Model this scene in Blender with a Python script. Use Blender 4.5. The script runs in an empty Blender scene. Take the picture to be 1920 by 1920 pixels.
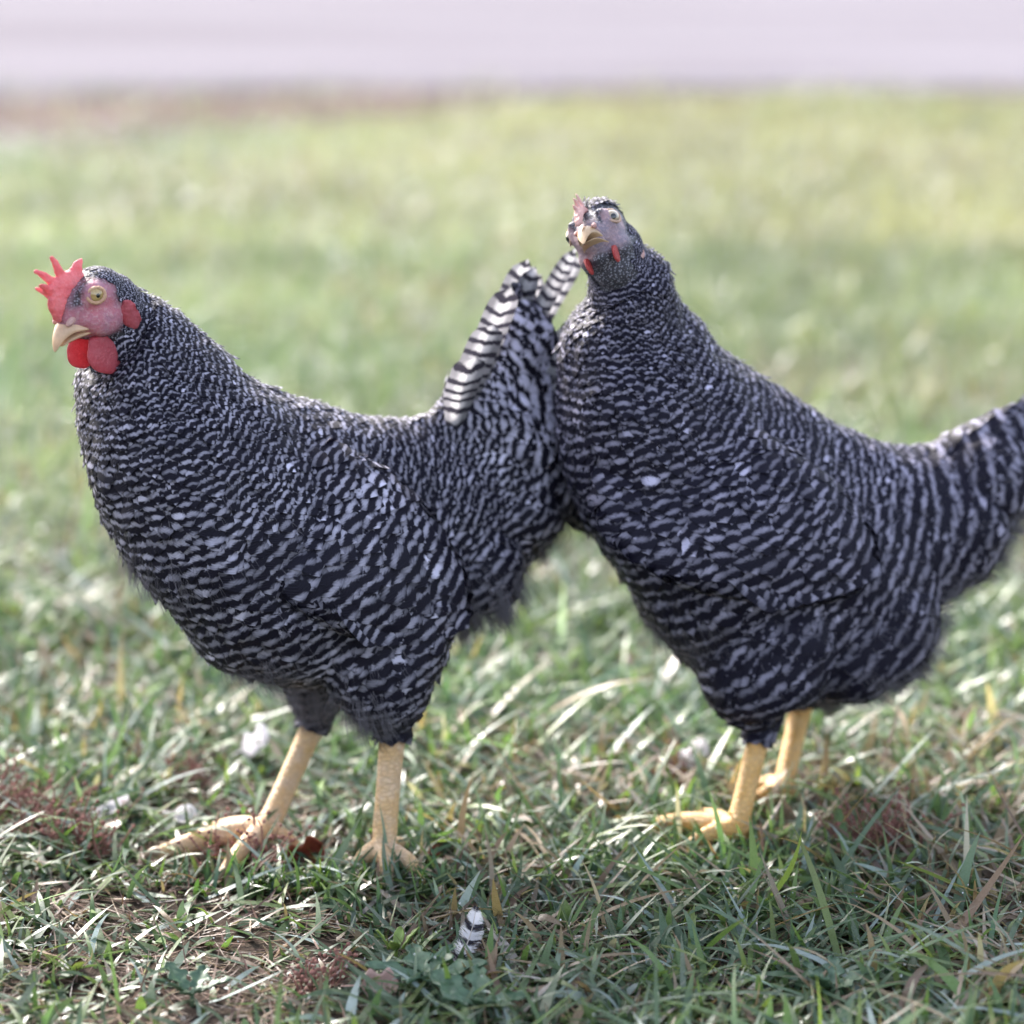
import bpy, bmesh, math, random
import numpy as np
from mathutils import Vector, Matrix, noise
from mathutils.bvhtree import BVHTree

random.seed(7)
rng = np.random.default_rng(11)
R = math.radians
scene = bpy.context.scene
COL = scene.collection

# ------------------------------------------------------------------ camera, sky, sun, exposure
CAM_H, PITCH, LENS, SENSOR = 0.69, R(13.0), 85.0, 30.73
FPX = LENS / SENSOR * 1920.0
cd = bpy.data.cameras.new("camera")
cd.lens = LENS; cd.sensor_width = SENSOR; cd.sensor_height = SENSOR
cd.clip_start = 0.05; cd.clip_end = 2000
cd.dof.use_dof = True; cd.dof.focus_distance = 1.85; cd.dof.aperture_fstop = 3.0
cam = bpy.data.objects.new("camera", cd); COL.objects.link(cam)
cam.location = (0, 0, CAM_H); cam.rotation_euler = (R(90) - PITCH, 0, 0)
scene.camera = cam

SUN_EL, SUN_AZ = R(38), R(-32)          # azimuth from +Y (ahead of the camera), negative = to the left
w = bpy.data.worlds.new("World"); scene.world = w; w.use_nodes = True
nt = w.node_tree
bg = nt.nodes["Background"]
sky = nt.nodes.new("ShaderNodeTexSky"); sky.sky_type = 'NISHITA'
sky.sun_disc = False; sky.sun_elevation = SUN_EL; sky.sun_rotation = SUN_AZ
sky.air_density = 1.0; sky.dust_density = 3.0; sky.ozone_density = 1.0
hsv = nt.nodes.new("ShaderNodeHueSaturation"); hsv.inputs["Saturation"].default_value = .62   # milky morning sky
nt.links.new(sky.outputs[0], hsv.inputs["Color"]); nt.links.new(hsv.outputs[0], bg.inputs[0]); bg.inputs[1].default_value = 0.15
sd = bpy.data.lights.new("sun", 'SUN'); sd.energy = 2.3; sd.angle = R(8); sd.color = (1.0, 0.945, 0.88)
sun = bpy.data.objects.new("sun", sd); COL.objects.link(sun)
sdir = Vector((math.sin(SUN_AZ) * math.cos(SUN_EL), math.cos(SUN_AZ) * math.cos(SUN_EL), math.sin(SUN_EL)))
sun.rotation_euler = sdir.to_track_quat('Z', 'Y').to_euler(); sun.location = (0, 0, 5)
vs = scene.view_settings
vs.view_transform = 'Standard'; vs.look = 'None'; vs.exposure = 1.92; vs.gamma = 1.0; vs.use_curve_mapping = False

# ------------------------------------------------------------------ helpers
def ray(px, py):
    x = (px - 960) / FPX; y = -(py - 960) / FPX
    c, s = math.cos(PITCH), math.sin(PITCH)
    return Vector((x, c + y * s, -s + y * c))
CAMP = Vector((0, 0, CAM_H))
def ground_hit(px, py, z=0.0):
    d = ray(px, py); return CAMP + d * ((z - CAM_H) / d.z)

def mesh_obj(name, verts, faces, mat=None, parent=None, smooth=True, attrs=None):
    me = bpy.data.meshes.new(name)
    if isinstance(verts, np.ndarray):
        nv, nf, k = len(verts), len(faces), faces.shape[1]
        me.vertices.add(nv); me.vertices.foreach_set("co", verts.astype(np.float32).ravel())
        me.loops.add(nf * k); me.loops.foreach_set("vertex_index", faces.astype(np.int32).ravel())
        me.polygons.add(nf); me.polygons.foreach_set("loop_start", np.arange(0, nf * k, k, dtype=np.int32))
        me.polygons.foreach_set("loop_total", np.full(nf, k, dtype=np.int32))
        me.update(calc_edges=True)
    else:
        me.from_pydata([tuple(v) for v in verts], [], faces); me.update()
    if smooth: me.polygons.foreach_set("use_smooth", np.ones(len(me.polygons), dtype=bool))
    if attrs:
        for an, (typ, data) in attrs.items():
            a = me.attributes.new(an, typ, 'POINT')
            a.data.foreach_set("color" if typ == 'FLOAT_COLOR' else "value", np.asarray(data, dtype=np.float32).ravel())
    if mat: me.materials.append(mat)
    o = bpy.data.objects.new(name, me); COL.objects.link(o)
    if parent: o.parent = parent
    return o

def empty(name, loc, rz=0):
    o = bpy.data.objects.new(name, None); COL.objects.link(o)
    o.location = loc; o.rotation_euler = (0, 0, rz); o.empty_display_size = 0.05
    return o
def tag(o, label=None, cat=None, group=None, kind=None):
    if label: o["label"] = label
    if cat: o["category"] = cat
    if group: o["group"] = group
    if kind: o["kind"] = kind
    return o

class N:
    """tiny node helper"""
    def __init__(self, name):
        self.m = bpy.data.materials.new(name); self.m.use_nodes = True
        self.t = self.m.node_tree; self.b = self.t.nodes["Principled BSDF"]; self.out = self.t.nodes["Material Output"]
    def n(self, typ, **kw):
        x = self.t.nodes.new(typ)
        for k, v in kw.items():
            if k.startswith('i_'): x.inputs[int(k[2:])].default_value = v
            else: setattr(x, k, v)
        return x
    def l(self, a, b): self.t.links.new(a, b)
    def ramp(self, src, stops, interp='LINEAR'):
        r = self.t.nodes.new("ShaderNodeValToRGB"); r.color_ramp.interpolation = interp
        els = r.color_ramp.elements
        while len(els) < len(stops): els.new(0.5)
        for e, (p, c) in zip(els, stops): e.position = p; e.color = (*c, 1) if len(c) == 3 else c
        self.l(src, r.inputs[0]); return r.outputs[0]
    def noise(self, scale, detail=4, rough=.55, coord=None):
        x = self.n("ShaderNodeTexNoise"); x.inputs["Scale"].default_value = scale
        x.inputs["Detail"].default_value = detail; x.inputs["Roughness"].default_value = rough
        if coord is None:
            tc = self.n("ShaderNodeTexCoord"); coord = tc.outputs["Object"]
        self.l(coord, x.inputs["Vector"]); return x.outputs["Fac"]
    def attr(self, name, out="Fac"):
        a = self.n("ShaderNodeAttribute"); a.attribute_name = name; return a.outputs[out]
    def math(self, op, a, b=None, c=None):
        x = self.n("ShaderNodeMath", operation=op)
        for i, v in enumerate((a, b, c)):
            if v is None: continue
            if isinstance(v, (int, float)): x.inputs[i].default_value = v
            else: self.l(v, x.inputs[i])
        return x.outputs[0]
    def mix(self, fac, a, b, blend='MIX'):
        x = self.n("ShaderNodeMix", data_type='RGBA', blend_type=blend)
        for i, v in ((0, fac), (6, a), (7, b)):
            if isinstance(v, (int, float)): x.inputs[i].default_value = v
            elif isinstance(v, tuple): x.inputs[i].default_value = (*v, 1)
            else: self.l(v, x.inputs[i])
        return x.outputs[2]
    def bump(self, h, strength=.3, dist=.001):
        x = self.n("ShaderNodeBump"); x.inputs["Strength"].default_value = strength; x.inputs["Distance"].default_value = dist
        self.l(h, x.inputs["Height"]); self.l(x.outputs[0], self.b.inputs["Normal"]); return x.outputs[0]
    def set(self, **kw):
        for k, v in kw.items():
            self.b.inputs[k.replace('_', ' ')].default_value = (*v, 1) if isinstance(v, tuple) else v
        return self
    def translucent(self, col, fac):
        tr = self.n("ShaderNodeBsdfTranslucent"); mx = self.n("ShaderNodeMixShader")
        if isinstance(col, tuple): tr.inputs[0].default_value = (*col, 1)
        else: self.l(col, tr.inputs[0])
        mx.inputs[0].default_value = fac
        self.l(self.b.outputs[0], mx.inputs[1]); self.l(tr.outputs[0], mx.inputs[2]); self.l(mx.outputs[0], self.out.inputs[0])

# ------------------------------------------------------------------ materials
def mat_ground():
    k = N("soil"); tc = k.n("ShaderNodeTexCoord").outputs["Object"]
    a = k.noise(9, 8, .7, tc); b = k.noise(160, 4, .6, tc); c = k.noise(1.1, 3, .5, tc)
    base = k.ramp(a, [(.3, (.018, .012, .010)), (.55, (.05, .036, .028)), (.75, (.10, .078, .06))])
    far = k.ramp(c, [(.3, (.09, .125, .05)), (.5, (.115, .15, .065)), (.7, (.16, .15, .085))])
    sep = k.n("ShaderNodeSeparateXYZ"); k.l(tc, sep.inputs[0])
    mr = k.n("ShaderNodeMapRange"); k.l(sep.outputs[1], mr.inputs[0])
    mr.inputs[1].default_value = 2.2; mr.inputs[2].default_value = 5.5
    mr.inputs[3].default_value = 0.0; mr.inputs[4].default_value = 0.85
    col = k.mix(mr.outputs[0], base, far)
    d = k.attr("dirt")
    col = k.mix(d, col, k.ramp(a, [(.3, (.060, .036, .036)), (.7, (.115, .073, .073))]))
    k.l(col, k.b.inputs["Base Color"]); k.set(Roughness=.95); k.b.inputs['Specular IOR Level'].default_value = .1; k.bump(b, .8, .004)
    return k.m
def mat_road():
    k = N("pale_gravel"); tc = k.n("ShaderNodeTexCoord").outputs["Object"]
    a = k.noise(1.3, 6, .7, tc); b = k.noise(60, 3, .6, tc)
    sc = k.n("ShaderNodeMapping"); sc.inputs["Scale"].default_value = (.25, 1.6, 1); k.l(tc, sc.inputs[0])
    c = k.noise(1.0, 5, .6, sc.outputs[0])
    col = k.ramp(c, [(.34, (.112, .102, .116)), (.5, (.155, .144, .163)), (.66, (.20, .19, .213))])
    col = k.mix(.25, col, k.ramp(b, [(.35, (.12, .10, .12)), (.65, (.27, .245, .275))]))
    k.l(col, k.b.inputs["Base Color"]); k.set(Roughness=1.0); k.b.inputs["Specular IOR Level"].default_value = .05; k.bump(b, .6, .01)
    return k.m
def mat_grass(name, rough=.38, tr=.35, spec=.5):
    k = N(name); c = k.attr("col", "Color")
    n = k.noise(900, 2)
    col = k.mix(.35, c, k.ramp(n, [(.3, (.35, .35, .35)), (.7, (1.1, 1.1, 1.1))]), 'MULTIPLY')
    k.l(col, k.b.inputs["Base Color"]); k.set(Roughness=rough)
    k.b.inputs["Specular IOR Level"].default_value = spec
    rr = k.ramp(n, [(.35, (rough * .55,) * 3), (.65, (rough * 1.35,) * 3)]); k.l(rr, k.b.inputs["Roughness"])
    k.translucent(k.mix(1.0, c, (1.25, 1.35, .7), 'MULTIPLY'), tr)
    return k.m
def mat_feather(name, light=(.42, .40, .50), dark=(.010, .0085, .018), tr=.12, lo=.40, hi=1.0):
    k = N(name)
    ph = k.attr("phase"); cr = k.attr("cross"); tone = k.attr("tone")
    tc = k.n("ShaderNodeTexCoord").outputs["Object"]
    nz = k.noise(260, 3, .6, tc)
    nb = k.noise(34, 2, .5, tc)
    p = k.math('ADD', ph, k.math('ADD', k.math('MULTIPLY', k.math('SUBTRACT', nz, .5), .34), k.math('MULTIPLY', k.math('SUBTRACT', nb, .5), 1.0)))
    s = k.math('SINE', k.math('MULTIPLY', p, 2 * math.pi))
    # barbs: fine streaks running out from the shaft
    barb = k.math('SINE', k.math('ADD', k.math('MULTIPLY', ph, 34.0), k.math('MULTIPLY', k.math('ABSOLUTE', cr), 17.0)))
    s = k.math('ADD', s, k.math('MULTIPLY', barb, .16))
    s = k.math('ADD', s, k.math('MULTIPLY', k.math('SUBTRACT', tone, .95), .46))
    f = k.ramp(k.math('ADD', k.math('MULTIPLY', s, .5), .5), [(lo, (0, 0, 0)), (hi, (1, 1, 1))], 'EASE')
    n2 = k.noise(55, 2, .5, tc)
    lt = k.mix(k.ramp(n2, [(.35, (0, 0, 0)), (.65, (1, 1, 1))]), tuple(c * .62 for c in light), light)
    lt = k.mix(1.0, lt, tone, 'MULTIPLY')
    edge = k.ramp(k.math('ABSOLUTE', cr), [(.45, (1, 1, 1)), (1.0, (.45, .45, .47))])
    lt = k.mix(1.0, lt, edge, 'MULTIPLY')
    col = k.mix(f, dark, lt)
    k.l(col, k.b.inputs["Base Color"]); k.set(Roughness=.55)
    k.b.inputs["Specular IOR Level"].default_value = .16
    k.b.inputs["Sheen Weight"].default_value = .015; k.b.inputs["Sheen Roughness"].default_value = .4
    k.bump(barb, .25, .0004)
    k.translucent(col, tr)
    return k.m
def mat_skin(name, face_a, face_b, leg_a, leg_b, under=(.02, .02, .028)):
    k = N(name); tc = k.n("ShaderNodeTexCoord").outputs["Object"]
    face = k.attr("face"); leg = k.attr("leg")
    n = k.noise(420, 3, .6, tc); n2 = k.noise(70, 3, .6, tc)
    fc = k.mix(k.ramp(n2, [(.35, (0, 0, 0)), (.65, (1, 1, 1))]), face_a, face_b)
    fc = k.mix(k.ramp(n, [(.5, (0, 0, 0)), (.72, (.55, .55, .55))]), fc, (.62, .42, .42))
    lc = k.mix(k.ramp(n2, [(.35, (0, 0, 0)), (.7, (1, 1, 1))]), leg_a, leg_b)
    vo = k.n("ShaderNodeTexVoronoi"); vo.feature = 'DISTANCE_TO_EDGE'; vo.inputs["Scale"].default_value = 240; mp = k.n("ShaderNodeMapping"); mp.inputs["Scale"].default_value = (.7, .7, 1.5); k.l(tc, mp.inputs[0]); k.l(mp.outputs[0], vo.inputs["Vector"])
    lc = k.mix(k.ramp(vo.outputs["Distance"], [(.02, (.4, .4, .4)), (.12, (0, 0, 0))]), lc, (.42, .26, .14))
    vs_ = k.n("ShaderNodeTexVoronoi"); vs_.inputs["Scale"].default_value = 640; k.l(tc, vs_.inputs["Vector"])
    un = k.mix(k.ramp(k.math('ADD', vs_.outputs["Distance"], k.math('MULTIPLY', n, .5)), [(.50, (1, 1, 1)), (.72, (0, 0, 0))]), under, (.27, .265, .32))
    col = k.mix(leg, k.mix(face, un, fc), lc)
    k.l(col, k.b.inputs["Base Color"]); k.set(Roughness=.55)
    k.b.inputs["Subsurface Weight"].default_value = .12; k.b.inputs["Subsurface Radius"].default_value = (.004, .0015, .001)
    h = k.math('ADD', k.math('MULTIPLY', n, k.math('SUBTRACT', 1.0, k.math('MULTIPLY', leg, .7))), k.math('MULTIPLY', k.ramp(vo.outputs["Distance"], [(0, (0, 0, 0)), (.15, (.35, .35, .35))]), leg))
    k.bump(h, 1.0, .0012)
    return k.m
def mat_flesh(name, col, col2, tr=.18, rough=.5, spec=.4, bump=.5):
    k = N(name); n = k.noise(520, 4, .7); n2 = k.noise(110, 4, .65)
    c = k.mix(k.ramp(n2, [(.35, (0, 0, 0)), (.65, (1, 1, 1))]), col, col2)
    c = k.mix(k.ramp(n, [(.55, (0, 0, 0)), (.75, (.4, .4, .4))]), c, tuple(min(1, x * 1.3 + .12) for x in col2))
    k.l(c, k.b.inputs["Base Color"]); k.set(Roughness=rough)
    k.b.inputs["Specular IOR Level"].default_value = spec
    vo = k.n('ShaderNodeTexVoronoi'); vo.inputs['Scale'].default_value = 620; tc = k.n('ShaderNodeTexCoord'); k.l(tc.outputs['Object'], vo.inputs['Vector'])
    k.bump(k.math('ADD', k.math('MULTIPLY', vo.outputs['Distance'], -1.0), k.math('MULTIPLY', n2, 2.0)), .55, .0008); k.translucent(c, tr)
    return k.m
def mat_plain(name, col, rough=.5, spec=.5, coat=0, var=.2, scale=300):
    k = N(name); n = k.noise(scale, 3)
    k.l(k.mix(1.0, col, k.ramp(n, [(.3, (1 - var,) * 3), (.7, (1 + var * .5,) * 3)]), 'MULTIPLY'), k.b.inputs["Base Color"])
    k.set(Roughness=rough); k.b.inputs["Specular IOR Level"].default_value = spec; k.b.inputs["Coat Weight"].default_value = coat
    return k.m

M_soil, M_road = mat_ground(), mat_road()
M_grass = mat_grass("grass_blade", .40, .35, .42)
M_straw = mat_grass("dry_grass", .6, .2, .3)
M_feather = mat_feather("barred_feather")
M_feather2 = mat_feather("barred_feather_deep", (.33, .31, .41), (.0095, .008, .019))
M_tail = mat_feather("barred_tail_feather", (.72, .70, .73), (.035, .032, .045), .40, .16, .52)  # paler than the coat: backlight through the tail is put into the bar colours
M_fluff = mat_plain("grey_down", (.13, .12, .14), .9, .1)
M_horn = mat_plain("beak_horn", (.66, .42, .26), .35, .5, .2, .25, 120)
M_horn2 = mat_plain("beak_horn_yellow", (.50, .33, .19), .35, .5, .2, .3, 120)
M_claw = mat_plain("claw", (.35, .25, .17), .4)
M_iris = mat_plain("iris_amber", (.46, .31, .12), .08, .6, 1.0, .3, 500)
M_iris2 = mat_plain("iris_grey_amber", (.36, .28, .19), .08, .6, 1.0, .3, 500)
M_pupil = mat_plain("pupil", (.004, .004, .004), .05, .6, 1.0, 0)
M_lid = mat_flesh("eyelid_skin", (.60, .34, .22), (.66, .42, .26), .05)
M_lid2 = mat_flesh("eyelid_skin_pale", (.50, .31, .22), (.56, .38, .28), .05)
M_comb = mat_flesh("comb_red", (.72, .17, .19), (.80, .30, .32), .30)
M_comb2 = mat_flesh("comb_pale_pink", (.62, .33, .30), (.66, .42, .38), .2)
M_wattle = mat_flesh("wattle_red", (.58, .085, .11), (.64, .15, .18), .4)
M_wattle2 = mat_flesh("wattle_small_red", (.45, .05, .05), (.52, .09, .08), .25)
M_skin = mat_skin("hen_skin_red_face", (.52, .155, .19), (.40, .18, .24), (.66, .41, .19), (.66, .48, .34))
M_skin2 = mat_skin("hen_skin_pale_face", (.36, .23, .25), (.21, .17, .215), (.66, .36, .10), (.72, .45, .19), (.045, .042, .055))

# ------------------------------------------------------------------ ground, road
def gh(x, y):
    v = noise.noise((x * 2.1, y * 2.1, 3.3)) * .010 + noise.noise((x * 7, y * 7, 1.3)) * .005
    return v * min(1, max(0.3, (abs(x) + abs(y - 1.95)) * 1.2))
def build_ground():
    xs = np.concatenate([[-400, -120, -40, -15, -8, -5], np.linspace(-3.2, 3.2, 81), [5, 8, 15, 40, 120, 400]])
    ys = np.concatenate([[-300, -60, -12, -3, 0, .6], np.linspace(1.0, 4.0, 61), np.linspace(4.2, 9.4, 27), [11, 14, 22, 40, 90, 300, 900]])
    V, D = [], []
    for y in ys:
        for x in xs:
            z = gh(x, y) if abs(x) < 3.4 and 0.9 < y < 9.5 else 0
            V.append((x, y, z))
            # bare, trampled strip beside the road, widest on the left
            lim = 8.12 - max(0, min(1, (0.2 - x) / 1.4)) * 1.35
            d = (y - lim) / .35 + noise.noise((x * 1.5, y * 1.5, 9)) * 1.6
            D.append(max(0, min(1, d)) * (1.0 if x < .35 else .8))
    nx = len(xs); F = [(j * nx + i, j * nx + i + 1, (j + 1) * nx + i + 1, (j + 1) * nx + i) for j in range(len(ys) - 1) for i in range(nx - 1)]
    o = mesh_obj("ground", V, F, M_soil, attrs={"dirt": ('FLOAT', D)})
    tag(o, kind="structure")
    # gravel road crossing beyond the lawn, with a ragged near edge
    V, F = [], []; xs = np.concatenate([[-300, -60, -15], np.linspace(-6, 6, 121), [15, 60, 300]])
    rows = (0, .06, .5, 2, 5, 9, 14)
    for r_, dy in enumerate(rows):
        for x in xs:
            e = 8.62 + .04 * x + (noise.noise((x * .9, 0, 5)) * .34 + noise.noise((x * 4, 0, 2)) * .14 if r_ < 3 else 0)
            V.append((x, e + dy, .004 if r_ == 0 else .018))
    nx = len(xs)
    for j in range(len(rows) - 1):
        for i in range(nx - 1): F.append((j * nx + i, j * nx + i + 1, (j + 1) * nx + i + 1, (j + 1) * nx + i))
    tag(mesh_obj("gravel_road", V, F, M_road), kind="structure")
build_ground()

# ------------------------------------------------------------------ grass
def vnoise(x, y, s, seed):
    """smooth value noise, vectorised"""
    g = np.random.default_rng(seed).random((64, 64))
    fx, fy = x * s + 500, y * s + 500
    ix, iy = np.floor(fx).astype(int), np.floor(fy).astype(int)
    tx, ty = fx - ix, fy - iy; tx = tx * tx * (3 - 2 * tx); ty = ty * ty * (3 - 2 * ty)
    G = lambda a, b: g[a % 64, b % 64]
    return (G(ix, iy) * (1 - tx) + G(ix + 1, iy) * tx) * (1 - ty) + (G(ix, iy + 1) * (1 - tx) + G(ix + 1, iy + 1) * tx) * ty
def blades(n, x, y, z, az, L, th0, bend, wid, col, seg, name, mat, label, tipcol=None, flat=.0):
    """n curved tapering blades -> one mesh"""
    t = np.linspace(0, 1, seg + 1)
    V = np.zeros((n, seg + 1, 2, 3)); C = np.ones((n, seg + 1, 2, 4))
    hx = np.zeros(n); hz = np.zeros(n); side = rng.normal(0, .25, n)
    ca, sa = np.cos(az), np.sin(az); off = np.zeros(n)
    tw = rng.normal(0, .5, n)
    for i, ti in enumerate(t):
        if i:
            th = th0 + bend * (ti ** 1.3); d = L / seg
            hx = hx + np.sin(th) * d; hz = hz + np.cos(th) * d; off = off + side * d * ti
        cz = np.maximum(hz, .0015 + .003 * ti)
        cx = x + ca * hx - sa * off; cy = y + sa * hx + ca * off
        ww = wid * (1 - ti ** 2.2) * (.75 + .5 * min(ti * 2.5, 1) * .5) + .00008
        tt = tw * ti
        px, py, pz = -sa * np.cos(tt), ca * np.cos(tt), np.sin(tt)
        for k_, s in ((0, -1), (1, 1)):
            V[:, i, k_, 0] = cx + s * px * ww * .5; V[:, i, k_, 1] = cy + s * py * ww * .5; V[:, i, k_, 2] = z + cz + s * pz * ww * .5
        c = col if tipcol is None else col * (1 - ti ** 2) + tipcol * ti ** 2
        C[:, i, :, :3] = c[:, None, :]
    idx = np.arange(n * (seg + 1) * 2).reshape(n, seg + 1, 2)
    F = np.stack([idx[:, :-1, 0], idx[:, :-1, 1], idx[:, 1:, 1], idx[:, 1:, 0]], -1).reshape(-1, 4)
    o = mesh_obj(name, V.reshape(-1, 3), F, mat, attrs={"col": ('FLOAT_COLOR', C.reshape(-1, 4))})
    return tag(o, label, "grass", kind="stuff")
PAL = np.array([(.060, .135, .048), (.046, .120, .068), (.090, .18, .042), (.080, .15, .095), (.15, .22, .05), (.14, .21, .165)])
DRY = np.array([(.28, .19, .12), (.20, .115, .085), (.12, .065, .055), (.34, .26, .21), (.42, .37, .36)])
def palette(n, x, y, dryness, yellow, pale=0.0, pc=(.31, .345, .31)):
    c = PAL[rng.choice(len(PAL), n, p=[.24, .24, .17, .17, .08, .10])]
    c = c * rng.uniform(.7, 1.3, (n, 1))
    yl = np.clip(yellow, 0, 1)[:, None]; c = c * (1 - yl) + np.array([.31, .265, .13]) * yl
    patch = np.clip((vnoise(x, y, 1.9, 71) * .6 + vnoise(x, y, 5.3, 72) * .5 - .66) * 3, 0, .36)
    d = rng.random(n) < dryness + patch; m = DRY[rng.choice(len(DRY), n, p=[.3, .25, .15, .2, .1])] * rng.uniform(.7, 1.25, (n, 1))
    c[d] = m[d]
    c = c * (1 - pale) + np.array(pc) * pale  # dewy coat plus a hazy veil mixed into the colour, stronger far off
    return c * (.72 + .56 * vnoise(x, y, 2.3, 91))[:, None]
def hgt(x, y):
    return np.array([gh(a, b) for a, b in zip(x, y)])
def field(n, y0, y1, margin, clump):
    y = np.sqrt(rng.uniform(y0 ** 2, y1 ** 2, n)); x = rng.uniform(-1, 1, n) * (y * .185 + margin)
    keep = vnoise(x, y, clump, 3) * .7 + vnoise(x, y, clump * 2.7, 4) * .5 + rng.random(n) * .35 > .42
    return x[keep], y[keep]
# near lawn (long lying blades)
def build_grass():
    x, y = field(78000, 1.30, 2.65, .52, 9)
    n = len(x); p = vnoise(x, y, 3, 8)
    bare = vnoise(x, y, 5, 21)
    keep = rng.random(n) > np.clip((bare - .60) * 3, 0, .75); x, y, p = x[keep], y[keep], p[keep]; n = len(x)
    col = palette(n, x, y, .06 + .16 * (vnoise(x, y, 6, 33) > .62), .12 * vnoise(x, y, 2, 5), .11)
    fr = rng.random(n) < .055; col[fr] = np.array([.36, .45, .45]) * rng.uniform(.7, 1.1, (fr.sum(), 1))
    tip = col * .8 + np.array([.20, .17, .06]) * .2
    L = rng.gamma(5, .0100, n) * (.6 + .6 * p); lying = rng.random(n) < .80; L = np.where(lying, L, L * .62)
    th0 = np.where(lying, rng.uniform(.75, 1.35, n), rng.normal(.25, .3, n))
    blades(n, x, y, hgt(x, y) - .002, rng.uniform(0, 2 * np.pi, n), L, th0, rng.normal(.75, .5, n) * np.where(lying, .6, 1), rng.gamma(5, .00072, n) + .0012, col, 7,
           "grass", M_grass, "short wet lawn grass in the sharp foreground around the hens' feet", tip)
    # blades growing round and over the hens' toes
    X, Y = [], []
    for (px, py, sx, sy, m) in ((700, 1650, .05, .012, 260), (500, 1640, .05, .015, 160), (1350, 1610, .05, .015, 200), (1460, 1520, .05, .015, 120)):
        g = ground_hit(px, py); X.append(rng.normal(g.x, sx, m)); Y.append(g.y - .022 + rng.normal(0, sy * .6, m))
    x = np.concatenate(X); y = np.concatenate(Y); n = len(x); col = palette(n, x, y, .16, np.full(n, .06))
    blades(n, x, y, hgt(x, y) - .002, rng.uniform(0, 6.28, n), rng.uniform(.018, .045, n), rng.uniform(.3, 1.2, n), rng.normal(.7, .4, n), rng.uniform(.0018, .0042, n), col, 6,
           "grass", M_grass, "grass blades growing over the toes of both hens")
    # thatch
    x, y = field(46000, 1.30, 2.9, .52, 9); n = len(x)
    col = DRY[rng.choice(5, n, p=[.22, .3, .3, .13, .05])] * rng.uniform(.5, 1.1, (n, 1))
    blades(n, x, y, hgt(x, y), rng.uniform(0, 6.28, n), rng.uniform(.012, .045, n), rng.uniform(1.2, 1.6, n), rng.normal(0, .4, n), rng.uniform(.0006, .002, n), col, 3,
           "dry_grass", M_straw, "brown dead grass and litter lying between the green blades")
    # middle lawn
    x, y = field(115000, 2.65, 5.0, 1.3, 7); n = len(x)
    yel = np.clip(.10 + .55 * (vnoise(x, y, 1.6, 12) - .35) + .18 * (y - 2.8) / 2 + .12 * x, 0, .8)
    col = palette(n, x, y, .09, yel * .7, .26); fr = rng.random(n) < .025; col[fr] = rng.uniform(.38, .66, (fr.sum(), 1))  # few near-white blades: glints painted as blade colour, blurring to discs
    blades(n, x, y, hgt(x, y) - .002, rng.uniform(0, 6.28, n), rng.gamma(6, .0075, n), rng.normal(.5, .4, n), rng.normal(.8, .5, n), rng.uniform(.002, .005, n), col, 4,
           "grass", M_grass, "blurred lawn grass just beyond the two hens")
    # far lawn
    x, y = field(155000, 5.0, 8.75, 2.4, 4); n = len(x)
    lim = 8.12 - np.clip((0.2 - x) / 1.4, 0, 1) * 1.35
    keep = (y < lim + (vnoise(x, y, 2.2, 44) - .5) * .9) | (rng.random(n) < .05); x, y = x[keep], y[keep]; n = len(x)
    yel = np.clip(.48 + .9 * (vnoise(x, y, .9, 13) - .45) + .20 * x, 0, .95)
    col = palette(n, x, y, .16, yel, .38); fr = rng.random(n) < .02; col[fr] = rng.uniform(.5, .9, (fr.sum(), 1))  # scattered whitish blades carry painted glints for the blurred distance
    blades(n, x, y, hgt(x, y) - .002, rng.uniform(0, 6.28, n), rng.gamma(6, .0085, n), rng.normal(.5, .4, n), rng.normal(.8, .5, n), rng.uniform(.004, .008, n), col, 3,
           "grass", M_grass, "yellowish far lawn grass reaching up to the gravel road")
    # dew on the blades
    n = 15000; y = np.sqrt(rng.uniform(1.45 ** 2, 7.2 ** 2, n)); x = rng.uniform(-1, 1, n) * (y * .185 + .4)
    r = rng.uniform(.0004, .0010, n) * np.where(y > 2.4, 1.5 + (y - 2.4) * .5, .7)
    z = hgt(x, y) + rng.uniform(.008, .035, n)
    bmt = bmesh.new(); bmesh.ops.create_icosphere(bmt, subdivisions=2, radius=1); bmt.verts.ensure_lookup_table()
    bv = np.array([tuple(v.co) for v in bmt.verts]); bf = np.array([[v.index for v in f.verts] for f in bmt.faces]); bmt.free()
    V = (bv[None] * r[:, None, None] + np.stack([x, y, z], 1)[:, None]).reshape(-1, 3); F = (bf[None] + (np.arange(n) * len(bv))[:, None, None]).reshape(-1, 3)
    k = N("dew"); k.set(Base_Color=(.75, .78, .80), Roughness=.13); k.b.inputs["Specular IOR Level"].default_value = 1.0; k.b.inputs["Transmission Weight"].default_value = .5
    tag(mesh_obj("dew_drops", V, F, k.m), "tiny dew drops glinting all over the lawn grass", "dew", kind="stuff")
build_grass()

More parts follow.
